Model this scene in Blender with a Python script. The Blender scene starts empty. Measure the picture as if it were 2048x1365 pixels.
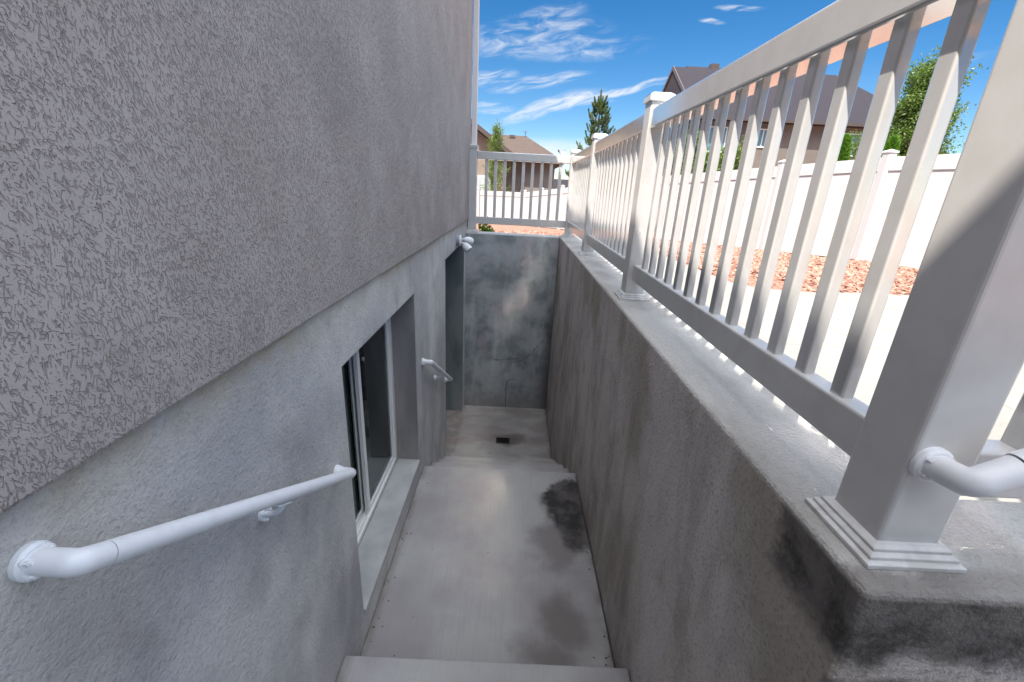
import bpy, bmesh, math, random
import numpy as np
from mathutils import Matrix, Vector
R = math.radians
rnd = random.Random(7)
nr = np.random.default_rng(11)
SC = bpy.context.scene
COL = SC.collection

# ---------------------------------------------------------------- camera
# rows of M: camera right / down / forward in world axes (x right, y along the stairwell, z up)
F_PX = 862.9
yaw, pitch, roll = R(-0.2518), R(19.5316), R(2.9173)
cy, sy, cp, sp, cr, sr = math.cos(yaw), math.sin(yaw), math.cos(pitch), math.sin(pitch), math.cos(roll), math.sin(roll)
R0 = Matrix(((1, 0, 0), (0, 0, -1), (0, 1, 0)))
Ry = Matrix(((cy, 0, sy), (0, 1, 0), (-sy, 0, cy)))
Rx = Matrix(((1, 0, 0), (0, cp, -sp), (0, sp, cp)))
Rz = Matrix(((cr, -sr, 0), (sr, cr, 0), (0, 0, 1)))
M = Rz @ Rx @ Ry @ R0
cam_d = bpy.data.cameras.new('camera')
cam = bpy.data.objects.new('camera', cam_d)
COL.objects.link(cam)
cm = Matrix((M[0], -M[1], -M[2])).transposed()
cam.matrix_world = Matrix.Translation((0, 0, 0.56)) @ cm.to_4x4()
cam_d.sensor_width = 36
cam_d.lens = 36 * F_PX / 2048
cam_d.clip_start = 0.02
cam_d.clip_end = 3000
SC.camera = cam

# ---------------------------------------------------------------- light
SUN = Vector((-0.364, -0.50, 1.0)).normalized()          # direction towards the sun
SUN_EL = math.asin(SUN.z)
world = bpy.data.worlds.new('World')
SC.world = world
world.use_nodes = True
sun_d = bpy.data.lights.new('sun', 'SUN')
sun_d.energy = 3.5
sun_d.angle = R(0.6)
sun_d.color = (1.0, 0.93, 0.84)
sun = bpy.data.objects.new('sun', sun_d)
COL.objects.link(sun)
sun.rotation_euler = SUN.to_track_quat('Z', 'Y').to_euler()
sun.location = (0, 0, 30)
SC.view_settings.view_transform = 'Standard'
SC.view_settings.look = 'None'
SC.view_settings.gamma = 1
SC.view_settings.exposure = 1.5
try:
    SC.cycles.use_denoising = True
    SC.cycles.max_bounces = 10
    SC.cycles.diffuse_bounces = 6
    SC.cycles.glossy_bounces = 5
    SC.cycles.sample_clamp_indirect = 0
    SC.cycles.caustics_reflective = True
    SC.cycles.blur_glossy = 0.1
except Exception:
    pass


class NT:
    """small node-graph builder"""
    def __init__(s, tree):
        s.t = tree
        s.n = tree.nodes
        s.l = tree.links

    def new(s, typ, **kw):
        n = s.n.new(typ)
        for k, v in kw.items():
            setattr(n, k, v)
        return n

    def put(s, sock, v):
        if isinstance(v, bpy.types.NodeSocket):
            s.l.new(v, sock)
        elif v is not None:
            if hasattr(sock, 'default_value') and sock.type == 'RGBA' and len(v) == 3:
                v = (*v, 1)
            sock.default_value = v

    def math(s, op, a, b=None, c=None, clamp=False):
        n = s.new('ShaderNodeMath', operation=op, use_clamp=clamp)
        for i, v in enumerate((a, b, c)):
            if v is not None:
                s.put(n.inputs[i], v)
        return n.outputs[0]

    def add(s, a, b): return s.math('ADD', a, b)
    def sub(s, a, b): return s.math('SUBTRACT', a, b)
    def mul(s, a, b): return s.math('MULTIPLY', a, b)

    def vec(s, op, a, b=None):
        n = s.new('ShaderNodeVectorMath', operation=op)
        s.put(n.inputs[0], a)
        if b is not None:
            s.put(n.inputs[1], b)
        return n.outputs['Value'] if op in ('LENGTH', 'DISTANCE', 'DOT_PRODUCT') else n.outputs[0]

    def xyz(s, v):
        n = s.new('ShaderNodeSeparateXYZ')
        s.put(n.inputs[0], v)
        return n.outputs

    def comb(s, x, y, z):
        n = s.new('ShaderNodeCombineXYZ')
        for i, v in enumerate((x, y, z)):
            s.put(n.inputs[i], v)
        return n.outputs[0]

    def noise(s, v, scale, detail=3, rough=0.55, dist=0.0, scl=None):
        if scl:
            v = s.vec('MULTIPLY', v, scl)
        n = s.new('ShaderNodeTexNoise')
        s.put(n.inputs['Vector'], v)
        n.inputs['Scale'].default_value = scale
        n.inputs['Detail'].default_value = detail
        n.inputs['Roughness'].default_value = rough
        n.inputs['Distortion'].default_value = dist
        return n.outputs['Fac']

    def vor(s, v, scale, feature='F1', out='Distance', rand=1.0):
        n = s.new('ShaderNodeTexVoronoi', feature=feature)
        s.put(n.inputs['Vector'], v)
        n.inputs['Scale'].default_value = scale
        n.inputs['Randomness'].default_value = rand
        return n.outputs[out]

    def rng(s, v, a, b, c=0.0, d=1.0, smooth=True):
        n = s.new('ShaderNodeMapRange')
        n.interpolation_type = 'SMOOTHSTEP' if smooth else 'LINEAR'
        for i, x in enumerate((v, a, b, c, d)):
            s.put(n.inputs[i], x)
        return n.outputs[0]

    def mix(s, f, a, b, mode='MIX'):
        n = s.new('ShaderNodeMix', data_type='RGBA', blend_type=mode)
        s.put(n.inputs[0], f)
        s.put(n.inputs[6], a)
        s.put(n.inputs[7], b)
        return n.outputs[2]

    def bump(s, h, dist, strength=1.0, normal=None):
        n = s.new('ShaderNodeBump')
        n.inputs['Distance'].default_value = dist
        n.inputs['Strength'].default_value = strength
        s.put(n.inputs['Height'], h)
        if normal is not None:
            s.l.new(normal, n.inputs['Normal'])
        return n.outputs[0]

    def pos(s):
        return s.new('ShaderNodeNewGeometry').outputs['Position']


def mat(name, fn=None, color=(.5, .5, .5), rough=.6, **kw):
    m = bpy.data.materials.new(name)
    m.use_nodes = True
    t = NT(m.node_tree)
    b = m.node_tree.nodes['Principled BSDF']
    b.inputs['Base Color'].default_value = (*color, 1)
    b.inputs['Roughness'].default_value = rough
    for k, v in kw.items():
        b.inputs[k].default_value = v
    if fn:
        out = fn(t)
        if 'color' in out:
            t.put(b.inputs['Base Color'], out['color'])
        if 'rough' in out:
            t.put(b.inputs['Roughness'], out['rough'])
        if 'normal' in out:
            t.l.new(out['normal'], b.inputs['Normal'])
    return m


# ---------------------------------------------------------------- sky
def build_sky():
    t = NT(world.node_tree)
    t.n.clear()
    sky = t.new('ShaderNodeTexSky', sky_type='NISHITA')
    sky.sun_disc = False
    sky.sun_elevation = SUN_EL
    sky.sun_rotation = math.atan2(SUN.x, SUN.y)
    sky.altitude = 1400
    sky.air_density = 1.0
    sky.dust_density = 0.25
    sky.ozone_density = 1.6
    d = t.new('ShaderNodeTexCoord').outputs['Generated']
    x, y, z = t.xyz(d)[:3]
    yy = t.math('MAXIMUM', t.math('ABSOLUTE', y), 0.05)
    u = t.math('DIVIDE', x, yy)
    v = t.math('DIVIDE', z, yy)
    q = t.comb(u, v, 0.0)
    warp = t.new('ShaderNodeTexNoise')
    t.put(warp.inputs['Vector'], q)
    warp.inputs['Scale'].default_value = 9
    warp.inputs['Detail'].default_value = 4
    wv = t.vec('MULTIPLY', t.vec('SUBTRACT', warp.outputs['Color'], (.5, .5, .5)), (.035, .028, 0))
    qw = t.vec('ADD', q, wv)

    def blob(cx, cz, rx, rz, ang, soft=1.0):
        p = t.vec('SUBTRACT', qw, (cx, cz, 0))
        px, pz = t.xyz(p)[0], t.xyz(p)[1]
        c, s_ = math.cos(R(ang)), math.sin(R(ang))
        a = t.add(t.mul(px, c / rx), t.mul(pz, s_ / rx))
        b = t.add(t.mul(px, -s_ / rz), t.mul(pz, c / rz))
        r2 = t.add(t.mul(a, a), t.mul(b, b))
        return t.rng(r2, 1.0 + soft, 0.0)

    def wisp(ang, sx, sz, scale, lo, hi, det=6):
        c, s_ = math.cos(R(ang)), math.sin(R(ang))
        px, pz = t.xyz(qw)[0], t.xyz(qw)[1]
        a = t.add(t.mul(px, c), t.mul(pz, s_))
        b = t.add(t.mul(px, -s_), t.mul(pz, c))
        n = t.noise(t.comb(t.mul(a, sx), t.mul(b, sz), 0.3), scale, det, .6, .8)
        return t.rng(n, lo, hi)
    tot = None
    for bl, ws, st in (
        (((-.06, .270, .14, .026, 0), (.01, .30, .09, .026, 18), (.13, .268, .10, .018, 6), (.05, .285, .10, .03, 8)), (9, 1.6, 6.0, 9, .36, .84), .80),
        (((.035, .156, .075, .013, 24), (.09, .173, .07, .012, 17), (.20, .197, .10, .007, 14), (.12, .17, .06, .005, 8)), (19, 1.2, 8.0, 10, .30, .68), .95),
        (((-.075, .205, .06, .012, 8), (.03, .205, .09, .010, 12), (-.07, .152, .05, .010, 0), (.36, .3245, .022, .0045, -4), (.41, .346, .04, .004, 0)), (12, 1.2, 8.0, 10, .36, .72), .75),
        (((.10, .075, .12, .022, 0),), (0, 1, 3, 6, .25, .6), .8),
    ):
        m = None
        for b in bl:
            bb = blob(*b)
            m = bb if m is None else t.math('MAXIMUM', m, bb)
        w = t.mul(t.mul(m, wisp(*ws)), st)
        tot = w if tot is None else t.math('MAXIMUM', tot, w)
    # thin high cirrus everywhere else in the sky
    thin = t.mul(t.mul(wisp(15, 1, 4, 2.5, .52, .85), .35), t.rng(t.math('ABSOLUTE', u), .5, 1.2))
    tot = t.math('MAXIMUM', tot, thin)
    tot = t.mul(tot, t.rng(z, 0.0, 0.06))
    # bright cloud added overhead, out of view, to fill the shaded stairwell
    fill_veil = t.mul(t.rng(t.noise(d, 2.2, 5), .25, .60, .45, 1.0), t.rng(z, .37, .66))
    glow = t.rng(t.vec('DOT_PRODUCT', d, tuple(SUN)), .55, 1.0, 0.0, 1.0)
    hsv = t.new('ShaderNodeHueSaturation')
    hsv.inputs['Saturation'].default_value = 1.40
    hsv.inputs['Value'].default_value = .42
    t.l.new(sky.outputs[0], hsv.inputs['Color'])
    col = t.mix(t.mul(tot, .9), hsv.outputs[0], (2.7, 2.75, 2.85))
    vcol = t.mix(glow, (6.4, 6.9, 7.9), (12.0, 12.1, 12.4))
    col = t.mix(t.mul(fill_veil, .9), col, vcol)
    bg = t.new('ShaderNodeBackground')
    t.l.new(col, bg.inputs['Color'])
    bg.inputs['Strength'].default_value = 0.13
    out = t.new('ShaderNodeOutputWorld')
    t.l.new(bg.outputs[0], out.inputs['Surface'])


build_sky()


# ---------------------------------------------------------------- mesh helpers
class MB:
    def __init__(s):
        s.v = []
        s.f = []

    def face(s, pts):
        i = len(s.v)
        s.v += [tuple(p) for p in pts]
        s.f.append(tuple(range(i, i + len(pts))))
        return s

    def poly(s, v, f):
        i = len(s.v)
        s.v += [tuple(p) for p in v]
        s.f += [tuple(i + k for k in q) for q in f]
        return s

    def box(s, x0, x1, y0, y1, z0, z1):
        return s.poly([(x, y, z) for z in (z0, z1) for y in (y0, y1) for x in (x0, x1)],
                      [(0, 2, 3, 1), (4, 5, 7, 6), (0, 1, 5, 4), (2, 6, 7, 3), (0, 4, 6, 2), (1, 3, 7, 5)])

    def prism(s, base, off):
        """closed prism: polygon base swept by vector off"""
        n = len(base)
        o = Vector(off)
        v = [Vector(p) for p in base] + [Vector(p) + o for p in base]
        f = [tuple(range(n))[::-1], tuple(range(n, 2 * n))] + [(i, (i + 1) % n, n + (i + 1) % n, n + i) for i in range(n)]
        return s.poly(v, f)

    def cyl(s, a, b, r0, r1=None, n=20, cap=True):
        r1 = r0 if r1 is None else r1
        return s.tube([a, b], [r0, r1], n, cap)

    def tube(s, pts, rad, n=20, cap=True):
        pts = [Vector(p) for p in pts]
        if not isinstance(rad, (list, tuple)):
            rad = [rad] * len(pts)
        i0 = len(s.v)
        up = None
        for k, p in enumerate(pts):
            d = (pts[min(k + 1, len(pts) - 1)] - pts[max(k - 1, 0)]).normalized()
            if up is None:
                up = d.orthogonal().normalized()
            up = (up - d * up.dot(d)).normalized()
            w = d.cross(up)
            for j in range(n):
                a = 2 * math.pi * j / n
                s.v.append(tuple(p + (up * math.cos(a) + w * math.sin(a)) * rad[k]))
        for k in range(len(pts) - 1):
            for j in range(n):
                a, b = i0 + k * n + j, i0 + k * n + (j + 1) % n
                s.f.append((a, b, b + n, a + n))
        if cap:
            s.f.append(tuple(i0 + j for j in range(n))[::-1])
            s.f.append(tuple(i0 + (len(pts) - 1) * n + j for j in range(n)))
        return s

    def build(s, name, m, parent=None, bevel=0, smooth=False, base=None, seg=2, fixn=True):
        me = bpy.data.meshes.new(name)
        off = Vector((0, 0, 0))
        if parent is not None:
            off = Vector(parent.get('_o', (0, 0, 0)))
        elif base is not None:
            off = Vector(base)
        me.from_pydata([tuple(Vector(v) - off) for v in s.v], [], s.f)
        if fixn:
            bm = bmesh.new()
            bm.from_mesh(me)
            bmesh.ops.recalc_face_normals(bm, faces=bm.faces)
            bm.to_mesh(me)
            bm.free()
        me.materials.append(m)
        o = bpy.data.objects.new(name, me)
        COL.objects.link(o)
        if parent is not None:
            o.parent = parent
            o['_o'] = tuple(off)
        elif base is not None:
            o.location = off
            o['_o'] = tuple(off)
        if smooth:
            for p in me.polygons:
                p.use_smooth = True
            es = o.modifiers.new('edges', 'EDGE_SPLIT')
            es.split_angle = R(38)
        if bevel:
            b = o.modifiers.new('bevel', 'BEVEL')
            b.width = bevel
            b.segments = seg
            b.limit_method = 'ANGLE'
            b.angle_limit = R(40)
            b.harden_normals = False
        return o


def thing(name, loc, label, cat, group=None):
    o = bpy.data.objects.new(name, None)
    COL.objects.link(o)
    o.location = loc
    o.empty_display_size = .2
    o['_o'] = tuple(loc)
    o['label'] = label
    o['category'] = cat
    if group:
        o['group'] = group
    return o


def tag(o, label, cat, group=None):
    o['label'] = label
    o['category'] = cat
    if group:
        o['group'] = group
    return o


def structure(o):
    o['kind'] = 'structure'
    return o


def copy_to(src, parent, delta):
    c = src.copy()
    COL.objects.link(c)
    c.parent = parent
    c.location = src.location + Vector(delta)
    return c


def bend(pts, r, k=6):
    """polyline with its inner corners rounded"""
    P = [Vector(p) for p in pts]
    out = [P[0]]
    for i in range(1, len(P) - 1):
        a, b, c = P[i - 1], P[i], P[i + 1]
        p0 = b + (a - b).normalized() * r
        p1 = b + (c - b).normalized() * r
        for j in range(k + 1):
            t = j / k
            out.append(p0 * (1 - t) ** 2 + b * 2 * t * (1 - t) + p1 * t * t)
    out.append(P[-1])
    return out


# ---------------------------------------------------------------- materials
def f_vinyl(t):
    p = t.pos()
    n = t.noise(p, 14, 3)
    c = t.mix(t.rng(n, .35, .75), (.56, .55, .535), (.52, .508, .49))
    c = t.mix(t.mul(t.rng(t.noise(p, 7, 6, .65, .2, scl=(1, 1, .45)), .50, .72), .30), c, (.44, .42, .385))
    z = t.xyz(p)[2]
    c = t.mix(t.mul(t.mul(t.rng(z, .07, .0), t.rng(t.noise(p, 30, 4), .40, .62)), .45), c, (.30, .27, .24))
    return {'color': c, 'normal': t.bump(t.noise(p, 25, 2, scl=(1, 1, .3)), .0004, .12)}


def f_paint(t):
    p = t.pos()
    return {'color': t.mix(t.rng(t.noise(p, 30, 4), .45, .75), (.74, .75, .77), (.68, .69, .70)),
            'normal': t.bump(t.noise(p, 160, 2), .0006, .3)}


def f_stucco(t):
    p = t.pos()
    x, y, z = t.xyz(p)[:3]
    q = t.comb(y, z, t.mul(x, .3))
    wn = t.new('ShaderNodeTexNoise')
    t.put(wn.inputs['Vector'], q)
    wn.inputs['Scale'].default_value = 7
    wn.inputs['Detail'].default_value = 2
    wv = t.vec('MULTIPLY', t.vec('SUBTRACT', wn.outputs['Color'], (.5, .5, .5)), (.045, .045, 0))
    qw = t.vec('ADD', q, wv)
    hts = []
    a, b = t.xyz(qw)[0], t.xyz(qw)[1]
    for ang, su, sv, off, th in ((12, 300, 52, 0, .64), (-14, 330, 68, 3.1, .65), (36, 310, 66, 7.7, .655), (68, 280, 90, 12.3, .67), (0, 330, 230, 21.3, .68)):
        c, s_ = math.cos(R(ang)), math.sin(R(ang))
        u = t.add(t.mul(a, c), t.mul(b, s_))
        v = t.add(t.mul(a, -s_), t.mul(b, c))
        n = t.noise(t.comb(t.mul(u, su), t.mul(v, sv), off), 1.0, 1.0, .4)
        dens = t.mul(t.sub(t.noise(t.comb(a, b, off + 5), 5, 2), .5), .16)
        n = t.add(n, dens)
        hts.append(t.rng(n, th - .02, th + .045))
    g = hts[0]
    for h in hts[1:]:
        g = t.math('MAXIMUM', g, h)
    fine = t.noise(q, 420, 3)
    mott = t.noise(q, 2.2, 4)
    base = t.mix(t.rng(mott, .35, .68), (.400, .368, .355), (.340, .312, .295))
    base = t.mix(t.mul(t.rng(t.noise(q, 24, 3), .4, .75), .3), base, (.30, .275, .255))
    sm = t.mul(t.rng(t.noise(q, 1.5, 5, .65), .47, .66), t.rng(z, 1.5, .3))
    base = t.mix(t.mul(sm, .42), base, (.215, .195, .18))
    base = t.mix(t.mul(g, .46), base, (.150, .130, .112))  # groove shade put into the colour, since the bump alone shades weakly
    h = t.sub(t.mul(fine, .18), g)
    return {'color': base, 'normal': t.bump(h, .003, .9)}


def f_plaster(t):
    p = t.pos()
    x, y, z = t.xyz(p)[:3]
    big = t.noise(p, 1.6, 4, .6)
    med = t.noise(p, 5, 5, .6, scl=(1, 1, .7))
    c = t.mix(t.rng(big, .35, .65), (.40, .40, .405), (.585, .575, .55))
    c = t.mix(t.mul(t.rng(med, .5, .72), .6), c, (.30, .285, .28))
    c = t.mix(t.mul(t.rng(t.noise(p, 9, 5, .6, .3), .50, .66), .28), c, (.62, .61, .59))
    # yellow-brown wash along the top under the stucco edge
    e = t.mul(t.rng(z, .02, .17), t.rng(t.noise(p, 7, 4), .35, .65))
    c = t.mix(t.mul(e, .8), c, (.40, .345, .25))
    # dull stain spreading lower on the near wall, rusty below the rail flange
    lo = t.mul(t.rng(z, -.05, -.9), t.rng(t.noise(p, 2.8, 4, scl=(1, 1, .5)), .42, .62))
    c = t.mix(t.mul(lo, .5), c, (.29, .285, .30))
    r = t.vec('LENGTH', t.vec('MULTIPLY', t.vec('SUBTRACT', p, (-.627, .47, -.13)), (0, 3.5, 3.0)))
    c = t.mix(t.mul(t.rng(r, 1.0, 0.0), .4), c, (.30, .24, .22))
    # streaks near the far end
    st = t.mul(t.rng(t.noise(p, 3.5, 6, .65, .8, scl=(1, 1.6, .35)), .46, .72), t.rng(y, 2.4, 3.2))
    c = t.mix(t.mul(st, .5), c, (.27, .31, .31))
    fine = t.noise(p, 130, 4, .65)
    c = t.mix(t.mul(t.rng(fine, .50, .66), .34), c, (.24, .23, .22))
    h = t.add(fine, t.mul(t.noise(p, 42, 3), .8))
    return {'color': c, 'normal': t.bump(h, .006, .9)}


def f_reveal(t):
    p = t.pos()
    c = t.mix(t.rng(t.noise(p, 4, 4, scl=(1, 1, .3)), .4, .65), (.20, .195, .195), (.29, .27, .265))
    return {'color': c, 'normal': t.bump(t.noise(p, 120, 3), .002, .5)}


def f_retain(t):
    p = t.pos()
    x, y, z = t.xyz(p)[:3]
    c = t.mix(t.rng(t.noise(p, 2.3, 4, scl=(1, 1, .55)), .38, .62), (.36, .315, .265), (.56, .51, .475))
    c = t.mix(t.mul(t.rng(t.noise(p, 3.4, 6, .68), .50, .66), .5), c, (.27, .235, .20))
    c = t.mix(t.mul(t.rng(t.noise(p, 2.1, 5, .6), .50, .64), .55), c, (.62, .56, .57))
    streak = t.noise(p, 4.5, 6, .62, .5, scl=(1, 1.3, .22))
    c = t.mix(t.mul(t.rng(streak, .47, .66), .38), c, (.25, .215, .18))
    streak2 = t.noise(p, 9, 5, .62, .6, scl=(1, 1.3, .14))
    c = t.mix(t.mul(t.rng(streak2, .52, .70), .30), c, (.54, .50, .51))
    # wall top is cleaner and paler
    top = t.rng(z, -.02, -.002)
    ctop = t.mix(t.rng(t.noise(p, 4, 4, scl=(1, .5, 1)), .4, .65), (.50, .485, .46), (.36, .345, .32))
    # damp corner
    wob = t.mul(t.sub(t.noise(p, 7, 6, .68), .5), .22)
    cor = t.mul(t.rng(t.add(y, wob), .735, .68), t.rng(t.add(z, t.mul(wob, .8)), -.185, -.12))
    cor = t.mul(cor, t.rng(x, 1.5, .8))
    cort = t.mul(t.rng(t.add(y, t.mul(wob, .5)), .57, .535), t.rng(x, 1.1, .6))
    ctop = t.mix(t.mul(cort, .7), ctop, (.13, .112, .10))
    c = t.mix(top, c, ctop)
    wetc = t.mix(t.rng(t.noise(p, 10, 6, .7), .36, .64), (.022, .019, .017), (.13, .115, .105))
    side = t.sub(1.0, top)
    c = t.mix(t.mul(t.mul(cor, side), .97), c, wetc)
    band = t.mul(t.mul(t.rng(t.math('ABSOLUTE', t.add(t.add(z, .215), t.mul(wob, .35))), .03, .008), t.rng(y, .52, .51)), .7)
    c = t.mix(band, c, (.07, .06, .06))
    fine = t.noise(p, 110, 4, .65)
    c = t.mix(t.mul(t.mul(t.rng(fine, .50, .66), t.rng(z, .0, -.02, .22, .46)), 1.0), c, (.13, .115, .10))
    h = t.add(fine, t.mul(t.noise(p, 38, 3), .9))
    return {'color': c, 'normal': t.bump(h, .007, 1.0)}


def seg_dist(t, a, b, p0, p1):
    """distance from point (a, b) to a segment, in nodes"""
    dx, dz = p1[0] - p0[0], p1[1] - p0[1]
    L2 = dx * dx + dz * dz
    ax, bz = t.sub(a, p0[0]), t.sub(b, p0[1])
    k = t.math('MULTIPLY', t.add(t.mul(ax, dx), t.mul(bz, dz)), 1 / L2, clamp=True)
    ex, ez = t.sub(ax, t.mul(k, dx)), t.sub(bz, t.mul(k, dz))
    return t.math('SQRT', t.add(t.mul(ex, ex), t.mul(ez, ez)))


def f_endwall(t):
    p = t.pos()
    x, y, z = t.xyz(p)[:3]
    a = t.noise(p, 3.0, 6, .62, .12)
    c = t.mix(t.rng(a, .36, .64), (.20, .235, .245), (.42, .445, .455))
    c = t.mix(t.mul(t.rng(t.noise(p, 3.6, 5, .6, .1, scl=(1, 1, 1.3)), .52, .66), .45), c, (.48, .42, .45))
    c = t.mix(t.mul(t.rng(t.noise(p, 5, 5, .7), .54, .72), .5), c, (.20, .24, .245))
    c = t.mix(t.mul(t.rng(t.noise(p, 6, 5, .6, scl=(1, 1, .22)), .48, .70), .4), c, (.64, .67, .68))
    w = t.mul(t.sub(t.noise(p, 11, 4), .5), .09)
    xa, za = t.add(x, w), t.add(z, w)
    d = None
    for s in (((-.02, -2.45), (-.02, -2.04)), ((-.02, -2.04), (.16, -1.96)), ((.16, -1.96), (.22, -1.75)), ((.12, -1.74), (.24, -1.66)), ((.24, -1.66), (.45, -1.40)), ((-.30, -1.72), (.12, -1.70))):
        q = seg_dist(t, xa, za, *s)
        d = q if d is None else t.math('MINIMUM', d, q)
    c = t.mix(t.mul(t.rng(d, .016, .001), t.rng(t.noise(p, 9, 3), .38, .60, 0.0, .6)), c, (.05, .055, .056))
    c = t.mix(t.mul(t.rng(t.math('ABSOLUTE', t.add(x, .025)), .008, .003), t.mul(t.rng(z, -2.02, -2.06), .8)), c, (.03, .03, .03))
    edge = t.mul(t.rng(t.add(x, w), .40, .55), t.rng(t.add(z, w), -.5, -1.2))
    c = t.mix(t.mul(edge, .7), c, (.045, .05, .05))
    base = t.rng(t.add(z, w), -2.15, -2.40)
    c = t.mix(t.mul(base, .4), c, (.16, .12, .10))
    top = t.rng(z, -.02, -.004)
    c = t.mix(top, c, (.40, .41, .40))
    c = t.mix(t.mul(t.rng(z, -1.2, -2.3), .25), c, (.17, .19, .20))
    fine = t.noise(p, 130, 3)
    return {'color': c, 'normal': t.bump(t.add(fine, t.noise(p, 26, 3)), .004, .6), 'rough': t.rng(a, .3, .7, .45, .8)}


def f_slab(t):
    p = t.pos()
    x, y, z = t.xyz(p)[:3]
    c = t.mix(t.rng(t.noise(p, 1.8, 4), .38, .64), (.36, .355, .345), (.28, .265, .265))
    c = t.mix(t.mul(t.rng(t.noise(p, 5.5, 5, .65), .5, .7), .3), c, (.27, .255, .27))
    broom = t.noise(p, 120, 2, .5, scl=(1, .035, 1))
    c = t.mix(t.mul(t.rng(broom, .42, .8), .20), c, (.24, .225, .21))
    w1 = t.mul(t.sub(t.noise(p, 7, 3, .45), .5), 1.1)

    wc = t.new('ShaderNodeTexNoise')
    t.put(wc.inputs['Vector'], p)
    wc.inputs['Scale'].default_value = 5.5
    wc.inputs['Detail'].default_value = 4
    pw = t.vec('ADD', p, t.vec('MULTIPLY', t.vec('SUBTRACT', wc.outputs['Color'], (.5, .5, .5)), (.26, .34, 0)))

    def ell(cx, cy_, rx, ry, k=1.0):
        q = t.vec('LENGTH', t.vec('MULTIPLY', t.vec('SUBTRACT', pw, (cx, cy_, 0)), (1 / rx, 1 / ry, 0)))
        return t.add(q, t.mul(w1, k * .35))
    flat = t.rng(z, -1.53, -1.515)
    low = t.sub(1.0, t.rng(z, -1.49, -1.47))
    onl = t.mul(flat, low)
    m1 = t.rng(t.math('MINIMUM', ell(.50, 2.38, .20, .31, 1.5), ell(.45, 2.60, .12, .15, 1.3)), 1.16, .84)
    m2 = t.rng(ell(.36, 2.12, .15, .19, 1.3), 1.45, .55)
    m3 = t.rng(ell(.31, 2.44, .06, .13), 1.3, .7)
    m4 = t.rng(t.math('MINIMUM', ell(.34, 1.58, .13, .17, 1.2), ell(.25, 1.40, .15, .14, 1.2)), 1.5, .3)
    c = t.mix(t.mul(t.mul(m3, onl), .45), c, (.20, .19, .19))
    c = t.mix(t.mul(t.mul(m2, onl), .68), c, (.135, .115, .115))
    c = t.mix(t.mul(t.mul(m4, onl), .75), c, (.12, .10, .09))
    c = t.mix(t.mul(t.mul(m1, onl), .97), c, t.mix(t.rng(t.noise(p, 9, 5, .65), .38, .68), (.010, .009, .009), (.085, .073, .068)))
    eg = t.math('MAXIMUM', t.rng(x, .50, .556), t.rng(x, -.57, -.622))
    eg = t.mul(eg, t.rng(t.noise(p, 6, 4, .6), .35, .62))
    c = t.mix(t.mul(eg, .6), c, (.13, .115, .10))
    # dark bloom round the drain, on the stairwell floor
    dr = t.mul(t.rng(ell(0.02, 4.76, .19, .14, .8), 1.5, .35), t.rng(z, -2.40, -2.42))
    c = t.mix(t.mul(dr, .8), c, (.075, .06, .05))
    fl = t.mul(t.rng(z, -2.40, -2.42), t.rng(t.noise(p, 5, 4, scl=(.5, 1, 1)), .42, .62))
    c = t.mix(t.mul(fl, .45), c, (.20, .16, .15))
    fine = t.noise(p, 160, 3)
    pit = t.rng(t.vor(p, 24), .045, .02)
    c = t.mix(t.mul(pit, .5), c, (.12, .11, .10))
    h = t.sub(t.add(t.mul(fine, .35), t.mul(broom, .9)), pit)
    return {'color': c, 'normal': t.bump(h, .0022, .55)}


def f_sill(t):
    p = t.pos()
    c = t.mix(t.rng(t.noise(p, 5, 4), .4, .65), (.42, .43, .42), (.345, .35, .345))
    return {'color': c, 'normal': t.bump(t.noise(p, 110, 3), .003, .5)}


def f_patio(t):
    p = t.pos()
    x, y, z = t.xyz(p)[:3]
    c = t.mix(t.rng(t.noise(p, 1.1, 5, .6), .35, .65), (.275, .26, .235), (.235, .22, .20))
    c = t.mix(t.mul(t.rng(t.noise(p, 60, 3), .5, .75), .25), c, (.26, .235, .21))
    j = None
    for s in (((2.15, -3), (2.15, 4.0)), ((.8, 2.4), (4.5, 2.4)), ((4.1, -3), (4.1, 4.0))):
        q = seg_dist(t, x, y, *s)
        j = q if j is None else t.math('MINIMUM', j, q)
    g = t.mul(t.rng(j, .008, .003), .55)
    cr = t.mul(t.rng(t.math('ABSOLUTE', t.sub(t.noise(p, 1.3, 6, .6), .5)), .004, .001), .5)
    c = t.mix(t.math('MAXIMUM', g, cr), c, (.15, .13, .11))
    return {'color': c, 'normal': t.bump(t.sub(t.mul(t.noise(p, 140, 3), .3), g), .004, .6)}


def f_gravel(t):
    p = t.pos()
    v = t.new('ShaderNodeTexVoronoi')
    t.put(v.inputs['Vector'], p)
    v.inputs['Scale'].default_value = 26
    c = t.mix(t.xyz(v.outputs['Color'])[0], (.30, .135, .085), (.44, .24, .17))
    c = t.mix(t.rng(v.outputs['Distance'], .35, .75), c, (.16, .07, .045))
    return {'color': c, 'normal': t.bump(t.sub(1.0, v.outputs['Distance']), .03, .9)}


def f_rock(t):
    oi = t.new('ShaderNodeNewGeometry').outputs['Random Per Island']
    p = t.pos()
    r = t.new('ShaderNodeValToRGB')
    t.put(r.inputs[0], oi)
    cols = [(0, (.27, .125, .082)), (.3, (.34, .18, .13)), (.6, (.40, .235, .175)), (.8, (.29, .14, .10)), (1, (.19, .082, .055))]
    el = r.color_ramp.elements
    el[0].position, el[0].color = 0, (*cols[0][1], 1)
    el[1].position, el[1].color = 1, (*cols[-1][1], 1)
    for q, cc in cols[1:-1]:
        e = el.new(q)
        e.color = (*cc, 1)
    c = t.mix(t.mul(t.rng(t.noise(p, 60, 3), .4, .7), .35), r.outputs[0], (.42, .28, .225))
    return {'color': c, 'normal': t.bump(t.noise(p, 130, 3), .004, .6)}


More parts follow.
